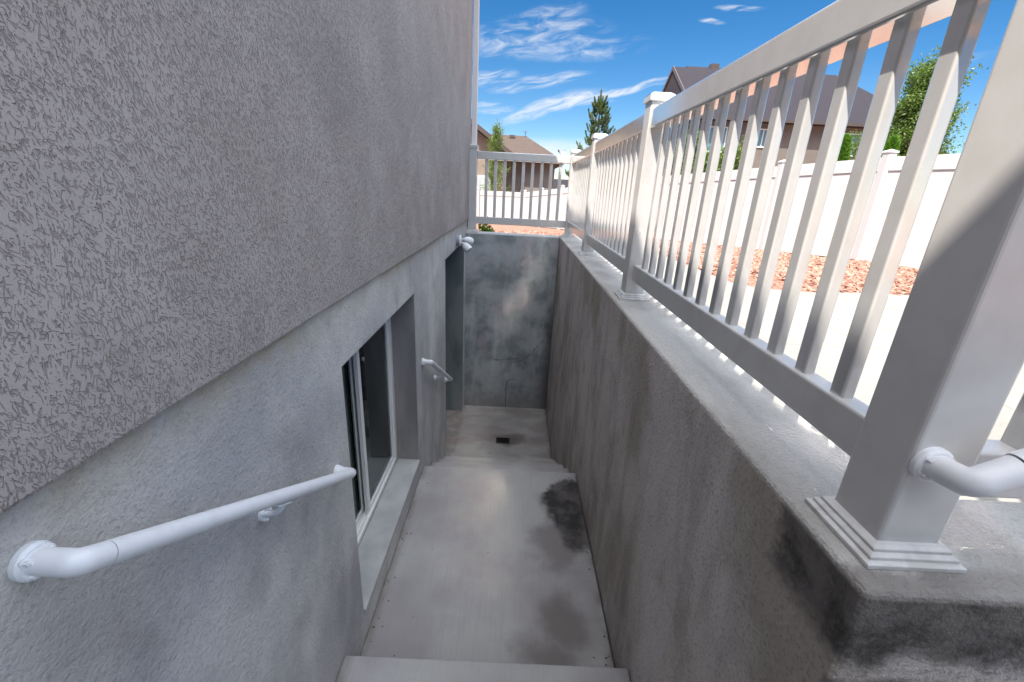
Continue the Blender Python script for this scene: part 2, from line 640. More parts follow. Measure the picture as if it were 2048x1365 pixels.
def f_shingle(c0, c1, c2, slope=0.0):
    def f(t):
        p = t.pos()
        x, y, z = t.xyz(p)[:3]
        q = t.comb(t.add(x, t.mul(y, slope)), t.mul(z, 1.6), 0.0)
        b = t.new('ShaderNodeTexBrick')
        t.put(b.inputs['Vector'], q)
        b.inputs['Scale'].default_value = 1
        b.inputs['Brick Width'].default_value = .32
        b.inputs['Row Height'].default_value = .155
        b.inputs['Mortar Size'].default_value = .014
        b.inputs['Mortar Smooth'].default_value = .6
        b.offset_frequency = 2
        t.put(b.inputs['Color1'], c0)
        t.put(b.inputs['Color2'], c1)
        t.put(b.inputs['Mortar'], c2)
        c = t.mix(t.mul(t.rng(t.noise(p, 1.6, 4), .35, .7), .35), b.outputs['Color'], c1)
        c = t.mix(t.mul(t.noise(p, 22, 3), .45), c, c2)
        return {'color': c, 'normal': t.bump(b.outputs['Fac'], -.02, .6)}
    return f


def f_render(c0, c1):
    def f(t):
        p = t.pos()
        return {'color': t.mix(t.rng(t.noise(p, 1.2, 4), .35, .68), c0, c1), 'normal': t.bump(t.noise(p, 45, 3), .006, .5)}
    return f


def f_leaf(c0, c1, c2):
    def f(t):
        oi = t.new('ShaderNodeNewGeometry').outputs['Random Per Island']
        c = t.mix(oi, c0, c1)
        c = t.mix(t.rng(oi, .88, .95), c, c2)
        return {'color': c}
    return f


def leaf_mat(name, c0, c1, c2, rough=.5, trans=.35):
    m = mat(name, f_leaf(c0, c1, c2), rough=rough)
    t = NT(m.node_tree)
    b = m.node_tree.nodes['Principled BSDF']
    tr = t.new('ShaderNodeBsdfTranslucent')
    src = b.inputs['Base Color'].links[0].from_socket
    t.l.new(t.mix(.5, src, (.18, .30, .03)), tr.inputs['Color'])
    mx = t.new('ShaderNodeMixShader')
    mx.inputs[0].default_value = trans
    t.l.new(b.outputs[0], mx.inputs[1])
    t.l.new(tr.outputs[0], mx.inputs[2])
    t.l.new(mx.outputs[0], m.node_tree.nodes['Material Output'].inputs[0])
    return m


def f_bark(t):
    p = t.pos()
    n = t.noise(p, 30, 4, scl=(1, 1, .3))
    return {'color': t.mix(n, (.10, .075, .055), (.24, .19, .15)), 'normal': t.bump(n, .01, .8)}


V = mat('white_vinyl', f_vinyl, rough=.45)


def gloss_layer(m, base, gain, power, rough):
    """clear glossy skin whose reflectance rises towards grazing angles"""
    t = NT(m.node_tree)
    lw = t.new('ShaderNodeLayerWeight')
    lw.inputs['Blend'].default_value = .5
    f = t.add(base, t.mul(t.math('POWER', lw.outputs['Facing'], power), gain))
    g = t.new('ShaderNodeBsdfGlossy')
    g.inputs['Roughness'].default_value = rough
    g.inputs['Color'].default_value = (.97, .96, .94, 1)
    mx = t.new('ShaderNodeMixShader')
    t.l.new(f, mx.inputs[0])
    t.l.new(m.node_tree.nodes['Principled BSDF'].outputs[0], mx.inputs[1])
    t.l.new(g.outputs[0], mx.inputs[2])
    t.l.new(mx.outputs[0], m.node_tree.nodes['Material Output'].inputs[0])


gloss_layer(V, .035, .45, 3.0, .20)
VG = mat('gloss_vinyl', f_vinyl, rough=.45)
gloss_layer(VG, .03, .97, 1.1, .125)
PAINT = mat('pipe_enamel', f_paint, rough=.32)
GALV = mat('zinc_bolt', color=(.55, .57, .60), rough=.35, Metallic=.8)
GAP = mat('dark_gap', color=(.02, .02, .02), rough=.9)
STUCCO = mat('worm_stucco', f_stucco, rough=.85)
PLASTER = mat('smooth_plaster', f_plaster, rough=.85)
REVEAL = mat('reveal_plaster', f_reveal, rough=.85)
RETAIN = mat('retaining_plaster', f_retain, rough=.85)
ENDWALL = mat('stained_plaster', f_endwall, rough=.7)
SLAB = mat('broomed_concrete', f_slab, rough=.75)
SILL = mat('sill_plaster', f_sill, rough=.8)
PATIO = mat('patio_concrete', f_patio, rough=.8)
GRAVEL = mat('red_gravel', f_gravel, rough=.9)
ROCK = mat('red_rock', f_rock, rough=.85)
FENCE = mat('fence_vinyl', color=(.48, .48, .475), rough=.4)
WHITE = mat('white_frame', color=(.74, .74, .73), rough=.35)
FIXW = mat('fixture_white', color=(.72, .74, .76), rough=.3)
FIXG = mat('fixture_grey', color=(.30, .33, .36), rough=.5)
LENS = mat('lamp_lens', color=(.62, .62, .60), rough=.12, **{'Coat Weight': .8})
GRATE = mat('drain_iron', color=(.03, .028, .027), rough=.6, Metallic=.4)
DOORM = mat('door_paint', color=(.20, .22, .24), rough=.4)
BROWNROOF = mat('brown_shingle', f_shingle((.10, .070, .056), (.082, .056, .043), (.05, .034, .026)), rough=.9)
GREYROOF = mat('slate_shingle', f_shingle((.026, .020, .029), (.020, .015, .023), (.011, .008, .013)), rough=.9)
TAN = mat('tan_render', f_render((.175, .156, .136), (.15, .133, .114)), rough=.9)
BEIGE = mat('beige_render', f_render((.28, .225, .178), (.245, .195, .152)), rough=.9)
GREYR = mat('grey_render', f_render((.22, .20, .19), (.19, .17, .16)), rough=.9)
FASCIA = mat('dark_fascia', color=(.075, .06, .055), rough=.5)
BFASCIA = mat('brown_fascia', color=(.085, .062, .055), rough=.5)
SOFFIT = mat('soffit', color=(.35, .31, .27), rough=.7)
PGLASS = mat('house_glass', color=(.13, .25, .29), rough=.10)
BLIND = mat('teal_blind', color=(.42, .58, .56), rough=.6)
BARK = mat('bark', f_bark, rough=.9)
NEEDLE = leaf_mat('pine_needle', (.06, .11, .035), (.15, .22, .06), (.20, .17, .07), .55, .2)
LEAF_A = leaf_mat('pear_leaf', (.075, .14, .022), (.16, .235, .045), (.24, .28, .08), .4)
LEAF_B = leaf_mat('poplar_leaf', (.06, .12, .02), (.14, .21, .04), (.26, .30, .09), .35)
LEAF_C = leaf_mat('shrub_leaf', (.07, .135, .02), (.17, .25, .045), (.24, .30, .07), .45)
LEAF_D = leaf_mat('cedar_leaf', (.06, .16, .012), (.13, .28, .02), (.17, .34, .03), .6, .3)


def glass_mat():
    m = bpy.data.materials.new('window_glass')
    m.use_nodes = True
    t = NT(m.node_tree)
    t.n.clear()
    tr = t.new('ShaderNodeBsdfTransparent')
    tr.inputs[0].default_value = (.50, .68, .66, 1)
    gl = t.new('ShaderNodeBsdfGlossy')
    gl.inputs['Roughness'].default_value = .01
    gl.inputs['Color'].default_value = (.85, .93, .93, 1)
    fr = t.new('ShaderNodeFresnel')
    fr.inputs['IOR'].default_value = 1.85
    mx = t.new('ShaderNodeMixShader')
    t.l.new(fr.outputs[0], mx.inputs[0])
    t.l.new(tr.outputs[0], mx.inputs[1])
    t.l.new(gl.outputs[0], mx.inputs[2])
    o = t.new('ShaderNodeOutputMaterial')
    t.l.new(mx.outputs[0], o.inputs[0])
    return m


GLASS = glass_mat()

# ---------------------------------------------------------------- key positions (metres)
XF = -.627          # foundation face of the house
XS = -.602          # stucco face
XW = .566           # face of the retaining wall
YE = 5.60           # face of the end wall
ZP, ZL, ZF = -1.308, -1.512, -2.452     # upper platform, landing, stairwell floor
GZ = -.25           # yard level


def gz(x, y):
    return GZ - .053 * max(0.0, min(y, 11) - 6.5) - .0565 * max(0.0, min(y, 60) - 11)


# ---------------------------------------------------------------- ground
def ground():
    m = MB()
    ys = [5.84, 6.5, 8, 9.5, 11, 13, 16, 20, 26, 34, 46, 60, 300]
    xs = [-200, -40, -12, -4, 0, 2, 4, 8, 14, 24, 45, 200]
    for i in range(len(ys) - 1):
        for j in range(len(xs) - 1):
            y0, y1, x0, x1 = ys[i], ys[i + 1], xs[j], xs[j + 1]
            m.face([(x0, y0, gz(0, y0)), (x1, y0, gz(0, y0)), (x1, y1, gz(0, y1)), (x0, y1, gz(0, y1))])
    for x0, x1, y0, y1 in ((.88, 2.9, .75, 5.84), (2.9, 200, -1.1, 5.84), (-.6, 200, -200, -1.1), (-200, -.6, -200, -9)):
        m.face([(x0, y0, GZ), (x1, y0, GZ), (x1, y1, GZ), (x0, y1, GZ)])
    o = m.build('ground', GRAVEL, fixn=False)
    structure(o)
    # patio slab with a rounded inner corner
    pts = [(.88, .75), (2.9, .75), (2.9, -1.1), (9, -1.1), (9, 4.15), (3.3, 4.10), (2.9, 4.0), (2.6, 4.02)]
    for k in range(9):
        a = R(-90 - 90 * k / 8)
        pts.append((2.55 + .38 * math.cos(a), 4.42 + .38 * math.sin(a)))
    pts += [(2.10, 5.6), (2.02, 7.2), (1.2, 7.4), (1.2, 5.86), (.88, 5.86)]
    pts = [(2.0, 7.2) if p == (2.02, 7.2) else p for p in pts]
    mm = MB().prism([(x, y, GZ - .06) for x, y in pts], (0, 0, .085))
    structure(mm.build('patio', PATIO, bevel=.006))


ground()


def rocks():
    # loose red landscaping rock: nobody could count it
    n = 15000
    pos = []
    while len(pos) < n:
        x, y = nr.uniform(-.4, 8.5), nr.uniform(4.05, 12.5)
        if x > 14.46 * .56 - .41 * y + .0:
            continue
        if y < 5.95 and x < 2.2:
            continue
        if 1.1 < x < 2.2 and y < 7.4:
            continue
        if y < 4.4 and x < 2.7:
            continue
        if y > 8 and nr.random() < .45:
            continue
        if math.hypot(x - 2.55, y - 4.42) < .40:
            continue
        pos.append((x, y))
    for k in range(1500):
        pos.append((nr.uniform(-.62, 1.15), nr.uniform(5.87, 7.4)))
    pos = np.array(pos)
    n = len(pos)
    cube = np.array([(x, y, z) for z in (-1, 1) for y in (-1, 1) for x in (-1, 1)], float)
    fc = np.array([(0, 2, 3, 1), (4, 5, 7, 6), (0, 1, 5, 4), (2, 6, 7, 3), (0, 4, 6, 2), (1, 3, 7, 5)])
    v = np.repeat(cube[None], n, 0) * nr.uniform(.35, 1, (n, 8, 3))
    size = nr.uniform(.018, .046, (n, 1, 1)) * np.array([1.0, .75, .42])
    v = v * size
    ang = nr.uniform(0, 2 * np.pi, n)
    tilt = nr.uniform(-.7, .7, n)
    ct, st = np.cos(tilt)[:, None], np.sin(tilt)[:, None]
    x, z = v[..., 0] * ct - v[..., 2] * st, v[..., 0] * st + v[..., 2] * ct
    ca, sa = np.cos(ang)[:, None], np.sin(ang)[:, None]
    X, Y = x * ca - v[..., 1] * sa, x * sa + v[..., 1] * ca
    gzv = GZ - .053 * np.maximum(0, np.minimum(pos[:, 1], 11) - 6.5) - .0565 * np.maximum(0, pos[:, 1] - 11)
    out = np.stack([X + pos[:, :1], Y + pos[:, 1:], z + gzv[:, None] + nr.uniform(.0, .022, (n, 1))], -1).reshape(-1, 3)
    faces = (fc[None] + 8 * np.arange(n)[:, None, None]).reshape(-1, 4)
    me = bpy.data.meshes.new('red_rocks')
    me.from_pydata(out.tolist(), [], faces.tolist())
    me.materials.append(ROCK)
    o = bpy.data.objects.new('red_rocks', me)
    COL.objects.link(o)
    o['kind'] = 'stuff'
    o['label'] = 'loose red landscaping rock spread between the patio and the white fence'
    o['category'] = 'gravel'


rocks()

# ---------------------------------------------------------------- staircase
st = thing('concrete_staircase', (0, 0, ZP), 'broomed grey concrete steps and damp stained landing going down beside the house', 'stairs')
XR = XW - .007
o = MB().box(XF + .002, XR, -1.05, 1.252, -3.0, ZP).build('platform', SLAB, st, bevel=.008)
o['label'] = 'upper concrete platform with its front edge at the bottom of the photo'
o = MB().box(XF + .002, XR, 1.252, 2.838, -3.0, ZL).build('landing', SLAB, st, bevel=.008)
o['label'] = 'long landing slab with dark wet stains'
for k in range(1, 5):
    MB().box(XF + .002, XR, 2.838 + .318 * (k - 1), 2.838 + .318 * k, -3.0, ZL - .188 * k).build('step', SLAB, st, bevel=.008)
for k in range(6):
    MB().box(1.05 + .3 * k, 1.35 + .3 * k if k < 5 else 2.9, -1.05, .49, -3.0, ZP + .176 * (k + 1)).build('step', SLAB, st, bevel=.008)
MB().box(XR, 1.05, -1.05, .49, -3.0, ZP).build('platform', SLAB, st)
fl = MB()
dx0, dx1, dy0, dy1 = -.118, .056, 4.645, 4.79
for a in ((XF - .9, dx0, 2.838 + .318 * 4, YE), (dx1, XR, 2.838 + .318 * 4, YE), (dx0, dx1, 2.838 + .318 * 4, dy0), (dx0, dx1, dy1, YE)):
    fl.box(a[0], a[1], a[2], a[3], -3.0, ZF)
structure(fl.build('stairwell_floor', SLAB))
dr = thing('floor_drain', (-.03, 4.72, ZF), 'black square drain sunk in the stairwell floor', 'drain')
g = MB()
for a in ((dx0, dx0 + .012, dy0, dy1), (dx1 - .012, dx1, dy0, dy1), (dx0 + .012, dx1 - .012, dy0, dy0 + .012), (dx0 + .012, dx1 - .012, dy1 - .012, dy1)):
    g.box(*a, ZF - .06, ZF - .004)
g.build('frame', GRATE, dr)
g = MB()
for k in range(7):
    x = dx0 + .024 + k * .021
    g.box(x - .0035, x + .0035, dy0 + .012, dy1 - .012, ZF - .028, ZF - .016)
g.build('grate', GRATE, dr)
MB().box(dx0, dx1, dy0, dy1, ZF - .3, ZF - .2).build('sump', GAP, dr)

# ---------------------------------------------------------------- retaining walls
rw = MB()
prof = [(XW, .503), (3.0, .503), (3.0, .75), (.88, .75), (.88, 5.86), (XW, 5.86)]
rw.prism([(x, y, -3.0) for x, y in prof], (0, 0, 3.0))
o = rw.build('retaining_wall', RETAIN, base=(XW, .503, 0), bevel=.014, seg=3)
tag(o, 'brown-grey plastered retaining wall under the long railing, with a black damp corner', 'wall')
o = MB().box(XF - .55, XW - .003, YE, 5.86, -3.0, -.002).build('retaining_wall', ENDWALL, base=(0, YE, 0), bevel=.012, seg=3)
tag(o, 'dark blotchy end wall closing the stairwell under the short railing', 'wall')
o = MB().box(-.6, 3.0, -1.3, -1.06, -3.0, -.0).build('retaining_wall', RETAIN, base=(0, -1.3, 0), bevel=.014)
tag(o, 'plastered retaining wall behind the top of the stairs', 'wall')

# ---------------------------------------------------------------- the house
HY0, HY1 = -6.0, 5.80
hs = thing('stucco_house', (-4.6, 0, GZ), 'grey house with rough worm-textured stucco above smooth plaster, filling the left of the picture', 'house')
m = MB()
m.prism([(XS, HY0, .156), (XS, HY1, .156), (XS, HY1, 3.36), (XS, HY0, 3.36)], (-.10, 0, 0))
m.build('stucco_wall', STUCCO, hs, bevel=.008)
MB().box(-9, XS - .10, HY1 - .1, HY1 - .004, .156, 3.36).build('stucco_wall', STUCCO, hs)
# foundation, with a window opening and a door alcove
wy0, wy1, wz0, wz1 = 1.495, 2.705, -1.362, -.112
ay0, ay1, az1 = 3.95, 5.43, -.092
T = .30
fo = MB()
for y0, y1, z0, z1 in ((HY0, wy0, -3, .18), (wy0, wy1, wz1, .18), (wy0, wy1, -3, wz0 - .03), (wy1, ay0, -3, .18),
                       (ay0, ay1, az1, .18), (ay1, HY1 - .006, -3, .18)):
    fo.box(XF - T, XF, y0, y1, z0, z1)
bm_o = fo.build('foundation_wall', PLASTER, hs)
# merge the blocks so no seam shows and the arrises can be softened
bm = bmesh.new()
bm.from_mesh(bm_o.data)
bm.clear()
ysb = [HY0, wy0, wy1, ay0, ay1, HY1 - .006]
zsb = [-3.0, wz0 - .03, wz1, az1, .18]
def solid(i, j):
    if not (0 <= i < len(ysb) - 1 and 0 <= j < len(zsb) - 1):
        return False
    if i == 1 and j == 1:
        return False
    if i == 3 and j in (0, 1, 2):
        return False
    return True
vc = {}
off = Vector(hs['_o'])
def vv(x, y, z):
    k = (round(x, 4), round(y, 4), round(z, 4))
    if k not in vc:
        vc[k] = bm.verts.new(Vector(k) - off)
    return vc[k]
X0, X1 = XF - T, XF
for i in range(len(ysb) - 1):
    for j in range(len(zsb) - 1):
        if not solid(i, j):
            continue
        y0, y1, z0, z1 = ysb[i], ysb[i + 1], zsb[j], zsb[j + 1]
        bm.faces.new([vv(X1, y0, z0), vv(X1, y1, z0), vv(X1, y1, z1), vv(X1, y0, z1)])
        bm.faces.new([vv(X0, y0, z0), vv(X0, y0, z1), vv(X0, y1, z1), vv(X0, y1, z0)])
        if not solid(i - 1, j):
            bm.faces.new([vv(X0, y0, z0), vv(X1, y0, z0), vv(X1, y0, z1), vv(X0, y0, z1)])
        if not solid(i + 1, j):
            bm.faces.new([vv(X0, y1, z0), vv(X0, y1, z1), vv(X1, y1, z1), vv(X1, y1, z0)])
        if not solid(i, j - 1):
            bm.faces.new([vv(X0, y0, z0), vv(X0, y1, z0), vv(X1, y1, z0), vv(X1, y0, z0)])
        if not solid(i, j + 1):
            bm.faces.new([vv(X0, y0, z1), vv(X1, y0, z1), vv(X1, y1, z1), vv(X0, y1, z1)])
bmesh.ops.recalc_face_normals(bm, faces=bm.faces)
bm.to_mesh(bm_o.data)
bm.free()
bv = bm_o.modifiers.new('bevel', 'BEVEL')
bv.width = .012
bv.segments = 3
bv.limit_method = 'ANGLE'
# window
XG = -.788
wn = MB()
e = .002
fw = .045
for y0, y1, z0, z1 in ((wy0 + e, wy0 + fw, wz0 + e, wz1 - e), (wy1 - fw, wy1 - e, wz0 + e, wz1 - e),
                       (wy0 + fw, wy1 - fw, wz1 - fw, wz1 - e), (wy0 + fw, wy1 - fw, wz0 + e, wz0 + .03)):
    wn.box(XG - .085, XG, y0, y1, z0, z1)
for xx in (XG - .012, XG - .034, XG - .056):        # sill tracks
    wn.box(xx - .004, xx, wy0 + fw, wy1 - fw, wz0 + .03, wz0 + .044)
wo = wn.build('window', WHITE, hs, bevel=.003)
wo['label'] = 'white sliding basement window set deep in the plaster'
ym = (wy0 + wy1) / 2 + .02
def sash(y0, y1, x, w=.038):
    s = MB()
    z0, z1 = wz0 + .036, wz1 - fw + .004
    s.box(x - .022, x, y0, y0 + w, z0, z1)
    s.box(x - .022, x, y1 - w, y1, z0, z1)
    s.box(x - .022, x, y0 + w, y1 - w, z1 - w, z1)
    s.box(x - .022, x, y0 + w, y1 - w, z0, z0 + w * .8)
    so = s.build('sash', WHITE, wo, bevel=.002)
    MB().box(x - .013, x - .009, y0 + w - .003, y1 - w + .003, z0 + .02, z1 - w + .003).build('pane', GLASS, wo)
sash(ym - .03, wy1 - fw + .006, XG - .010)
sash(wy0 + fw - .006, ym + .012, XG - .048, .03)
MB().box(XG + .001, XF + .004, wy0 + e, wy1 - e, wz0 - .03, wz0).build('window_sill', SILL, hs, bevel=.003)
# the reveals of the opening carry a darker plaster skin
for y0, y1 in ((wy1 - .0015, wy1 + .004), (wy0 - .004, wy0 + .0015)):
    MB().box(XG + .0015, XF - .006, y0, y1, wz0 + .001, wz1 - .001).build('reveal', REVEAL, hs)
ALC = mat('alcove_shade_plaster', lambda t: {'color': t.mix(t.rng(t.noise(t.pos(), 3, 4, scl=(1, 1, .4)), .38, .64), (.115, .15, .155), (.21, .235, .235))}, rough=.85)  # the alcove's shade is painted into this dark teal colour
MB().box(XF - T, XF - .004, ay1 - .004, ay1 + .001, ZF, az1 - .001).build('reveal', ALC, hs)  # thin skin added over the alcove reveal to carry the painted shade
# room behind the window
rm = MB()
RX0, RX1 = -4.0, XF - T - .002
for a in ((RX0 - .1, RX0, .2, 3.8, -2.6, .1), (RX0, RX1, .1, .2, -2.6, .1), (RX0, RX1, 3.8, 3.9, -2.6, .1),
          (RX0, RX1, .2, 3.8, -2.7, -2.6), (RX0, RX1, .2, 3.8, .1, .15)):
    rm.box(*a)
rm.build('room', mat('room_wall', color=(.42, .45, .44), rough=.9), hs)
cu = MB()
for k in range(11):
    y = wy0 - .02 + k * .028
    cu.tube([(XG - .16, y, wz0 - .1), (XG - .16 + .012 * (k % 2), y, -.05)], .017, 8)
cu.build('curtain', mat('curtain_cloth', color=(.35, .36, .36), rough=.9), hs)
# door at the back of the alcove
MB().box(XF - T - .30, XF - T - .002, ay0 - .12, ay0 - .002, -3, .1).build('alcove_wall', REVEAL, hs)
MB().box(XF - T - .30, XF - T - .002, ay1 + .002, ay1 + .12, -3, .1).build('alcove_wall', REVEAL, hs)
dd = MB().box(XF - T - .12, XF - T - .07, ay0 + .05, ay1 - .45, ZF + .02, az1 - .25).build('door', DOORM, hs, bevel=.004)
MB().cyl((XF - T - .07, ay0 + .14, ZF + 1.0), (XF - T - .01, ay0 + .14, ZF + 1.0), .026, .03, 16).build('handle', GALV, dd, smooth=True)
MB().box(XF - T - .14, XF - T - .115, ay0 - .002, ay1 + .002, ZF, az1 + .1).build('alcove_wall', REVEAL, hs)
# roof with its eave; the nearer part reaches further out
ZE = 3.28
XE, XE2, YJ = -.458, .12, -.945
rf = MB()
rf.prism([(XE, YJ, ZE), (XE, YJ, ZE + .16), (-4.8, YJ, ZE + 2.1), (-9.2, YJ, ZE + .16), (-9.2, YJ, ZE)], (0, 6.15 - YJ, 0))
rf.prism([(XE2, HY0 - .3, ZE), (XE2, HY0 - .3, ZE + .16), (-4.8, HY0 - .3, ZE + 2.3), (-9.2, HY0 - .3, ZE + .16), (-9.2, HY0 - .3, ZE)], (0, YJ - .002 - HY0 + .3, 0))
rf.build('roof', BROWNROOF, hs)
MB().box(-9, XS - .11, HY0, HY1 - .11, .19, 3.2).build('wall_core', GREYR, hs)
# white downspout on the far corner
ds = MB().prism([(-.597, 5.815, 1.03), (-.597, 5.885, 1.03), (-.535, 5.885, 1.03), (-.535, 5.815, 1.03)], (0, 0, 2.2))
ds.build('downspout', WHITE, hs, bevel=.006)


# ---------------------------------------------------------------- pipe handrails
def flange(par, c, n, r=.042, name='flange', bolts=True, upv=(0, 0, 1)):
    c, n = Vector(c), Vector(n).normalized()
    f = MB().tube([c, c + n * .008, c + n * .012], [r, r, r * .86], 28)
    fo_ = f.build(name, PAINT, par, smooth=True)
    if bolts:
        u = Vector(upv)
        s = n.cross(u).normalized()
        for a in (40, 140, 220, 320):
            p = c + (u * math.sin(R(a)) + s * math.cos(R(a))) * r * .70 + n * .009
            b = MB().tube([p, p + n * .004], .0065, 12)
            b.tube([p + n * .004, p + n * .011], .0046, 6)
            b.tube([p + n * .011, p + n * .014], .0026, 8)
            b.build('bolt', PAINT, fo_)
    return fo_


def wall_rail(name, label, p0, p1, d, rad, brk, rf=.042):
    """pipe rail held d off the wall x = XF: p0, p1 are (y, z) on the wall"""
    par = thing(name, (XF, p0[0], p0[1]), label, 'handrail', 'white pipe handrails on the house wall')
    a, b = Vector((XF + d, *p0)), Vector((XF + d, *p1))
    dirv = (b - a).normalized()
    flange(par, (XF, *p0), (1, 0, 0), rf)
    flange(par, (XF, *p1), (1, 0, 0), rf)
    e1 = bend([(XF + .004, *p0), a, a + dirv * .040], .014, 8)
    MB().tube(e1, rad * 1.05, 28).build('elbow', PAINT, par, smooth=True)
    e2 = bend([b - dirv * .03, b, (XF + .004, *p1)], .028, 8)
    MB().tube(e2, rad * 1.05, 28).build('elbow', PAINT, par, smooth=True)
    MB().tube([a + dirv * .0405, a + dirv * .0425], rad * 1.02, 28).build('joint', GAP, par, smooth=True)
    MB().tube([b - dirv * .034, b - dirv * .0315], rad * 1.0, 28).build('joint', GAP, par, smooth=True)
    MB().tube([a + dirv * .0413, b - dirv * .0345], rad * 1.055, 28).build('pipe', PAINT, par, smooth=True)
    for yb in brk:
        t_ = (yb - a.y) / (b.y - a.y)
        q = a.lerp(b, t_)
        zc = q.z - .062
        br = flange(par, (XF, yb, zc), (1, 0, 0), rf * .72, 'bracket')
        arm = bend([(XF + .006, yb, zc), (XF + d * .75, yb, zc), (q.x, yb, q.z - rad * 1.02)], .04, 8)
        MB().tube(arm, .0075, 12).build('arm', PAINT, br, smooth=True)
        s = MB()
        pd = Vector((0, 0, -1)) - dirv * Vector((0, 0, -1)).dot(dirv)
        pd.normalize()
        cc = q + pd * (rad * 1.06)
        s.prism([cc + dirv * .028 + Vector((.011, 0, 0)), cc + dirv * .028 - Vector((.011, 0, 0)), cc - dirv * .028 - Vector((.011, 0, 0)), cc - dirv * .028 + Vector((.011, 0, 0))], pd * .004)
        s.build('saddle', PAINT, br)
    return par


wall_rail('handrail', 'thick white pipe handrail nearest the camera, on the wall before the basement window', (.437, .060), (1.350, -.472), .064, .0172, [.905], .0255)
wall_rail('handrail', 'short white pipe handrail low on the wall between the window and the door alcove', (2.88, -.655), (3.90, -1.262), .062, .0175, [3.33], .028)

# ---------------------------------------------------------------- vinyl railings
PX = .683       # centre line of the side railing
PYS = [.630, 2.436, 4.105, 5.735]
HW = .053


def post(par, x, y):
    p = MB().box(x - HW, x + HW, y - HW, y + HW, .004, 1.004).build('post', V, par, bevel=.007, seg=3)
    c = MB()
    c.box(x - HW - .009, x + HW + .009, y - HW - .009, y + HW + .009, .992, 1.022)
    k = HW + .009
    c.poly([(x - k, y - k, 1.022), (x + k, y - k, 1.022), (x + k, y + k, 1.022), (x - k, y + k, 1.022),
            (x - k + .018, y - k + .018, 1.033), (x + k - .018, y - k + .018, 1.033), (x + k - .018, y + k - .018, 1.033), (x - k + .018, y + k - .018, 1.033)],
           [(0, 1, 5, 4), (1, 2, 6, 5), (2, 3, 7, 6), (3, 0, 4, 7), (4, 5, 6, 7)])
    c.build('cap', V, p, bevel=.003)
    b = MB()
    prof = [(.082, .001), (.082, .008), (.077, .011), (.074, .011), (.074, .017), (.068, .021), (.066, .021), (.066, .027), (.060, .031), (.0525, .033)]
    n = len(prof)
    vs = []
    for r, z in prof:
        vs += [(x - r, y - r, z), (x + r, y - r, z), (x + r, y + r, z), (x - r, y + r, z)]
    fs = []
    for i in range(n - 1):
        for j in range(4):
            fs.append((4 * i + j, 4 * i + (j + 1) % 4, 4 * i + 4 + (j + 1) % 4, 4 * i + 4 + j))
    b.poly(vs, fs)
    b.build('base_trim', V, p, bevel=.0012)
    return p


def rails_y(par, y0, y1, n):
    MB().box(PX - .044, PX + .044, y0, y1, .870, .960).build('top_rail', VG, par, bevel=.009, seg=3)
    MB().box(PX - .0245, PX + .0245, y0, y1, .106, .194).build('bottom_rail', V, par, bevel=.006, seg=3)
    pitch = (y1 - y0) / (n + 1)
    first = None
    for k in range(n):
        y = y0 + pitch * (k + 1)
        if first is None:
            first = MB().box(PX - .013, PX + .013, y - .019, y + .019, .186, .878).build('baluster', VG, par, bevel=.0045, seg=3)
        else:
            copy_to(first, par, (0, pitch * k, 0))


def rails_x(par, x0, x1, yc, n, frac=1.0):
    MB().box(x0, x1, yc - .044, yc + .044, .870, .960).build('top_rail', VG, par, bevel=.009, seg=3)
    MB().box(x0, x1, yc - .0245, yc + .0245, .106, .194).build('bottom_rail', V, par, bevel=.006, seg=3)
    pitch = (x1 - x0) / (n + 1)
    first = None
    for k in range(n):
        x = x0 + pitch * (k + 1)
        if first is None:
            first = MB().box(x - .019, x + .019, yc - .019, yc + .019, .186, .878).build('baluster', VG, par, bevel=.0045, seg=3)
        else:
            copy_to(first, par, (pitch * k, 0, 0))


sr_ = thing('side_railing', (PX, .63, 0), 'long white vinyl railing with square balusters on the right-hand wall', 'railing')
for y in PYS:
    post(sr_, PX, y)
for (a, b, n) in ((PYS[0], PYS[1], 13), (PYS[1], PYS[2], 12), (PYS[2], PYS[3], 12)):
    rails_y(sr_, a + HW + .0015, b - HW - .0015, n)
er = thing('end_railing', (0, 5.735, 0), 'short white vinyl railing across the far end of the stairwell', 'railing')
post(er, -.566, 5.735)
rails_x(er, -.566 + HW + .0015, PX - HW - .0015, 5.735, 9)
fr_ = thing('front_railing', (1.5, .63, 0), 'white vinyl railing cut off by the right edge, running right from the near post', 'railing')
post(fr_, PX + 1.83, .63)
rails_x(fr_, PX + HW + .0015, PX + 1.83 - HW - .0015, .63, 13)

# handrail on the near post, climbing to the right
hp = thing('handrail', (.662, .577, .19), 'grey-white pipe handrail bolted to the near post and leaving the picture on the right', 'handrail')
c0 = Vector((.660, .577, .188))
flange(hp, c0, (0, -1, 0), .030, upv=(0, 0, 1))
d2 = Vector((.86, -.05, .50)).normalized()
b0 = Vector((.657, .513, .198))
e1 = bend([c0 + Vector((0, -.004, 0)), b0, b0 + d2 * .060], .016, 8)
MB().tube(e1, .0205, 28).build('elbow', PAINT, hp, smooth=True)
MB().tube([b0 + d2 * .0605, b0 + d2 * .062], .0195, 28).build('joint', GAP, hp, smooth=True)
MB().tube([b0 + d2 * .0622, b0 + d2 * .080, b0 + d2 * .081], [.0225, .0225, .0205], 28).build('collar', PAINT, hp, smooth=True)
MB().tube([b0 + d2 * .075, b0 + d2 * 2.1], .0205, 28).build('pipe', PAINT, hp, smooth=True)

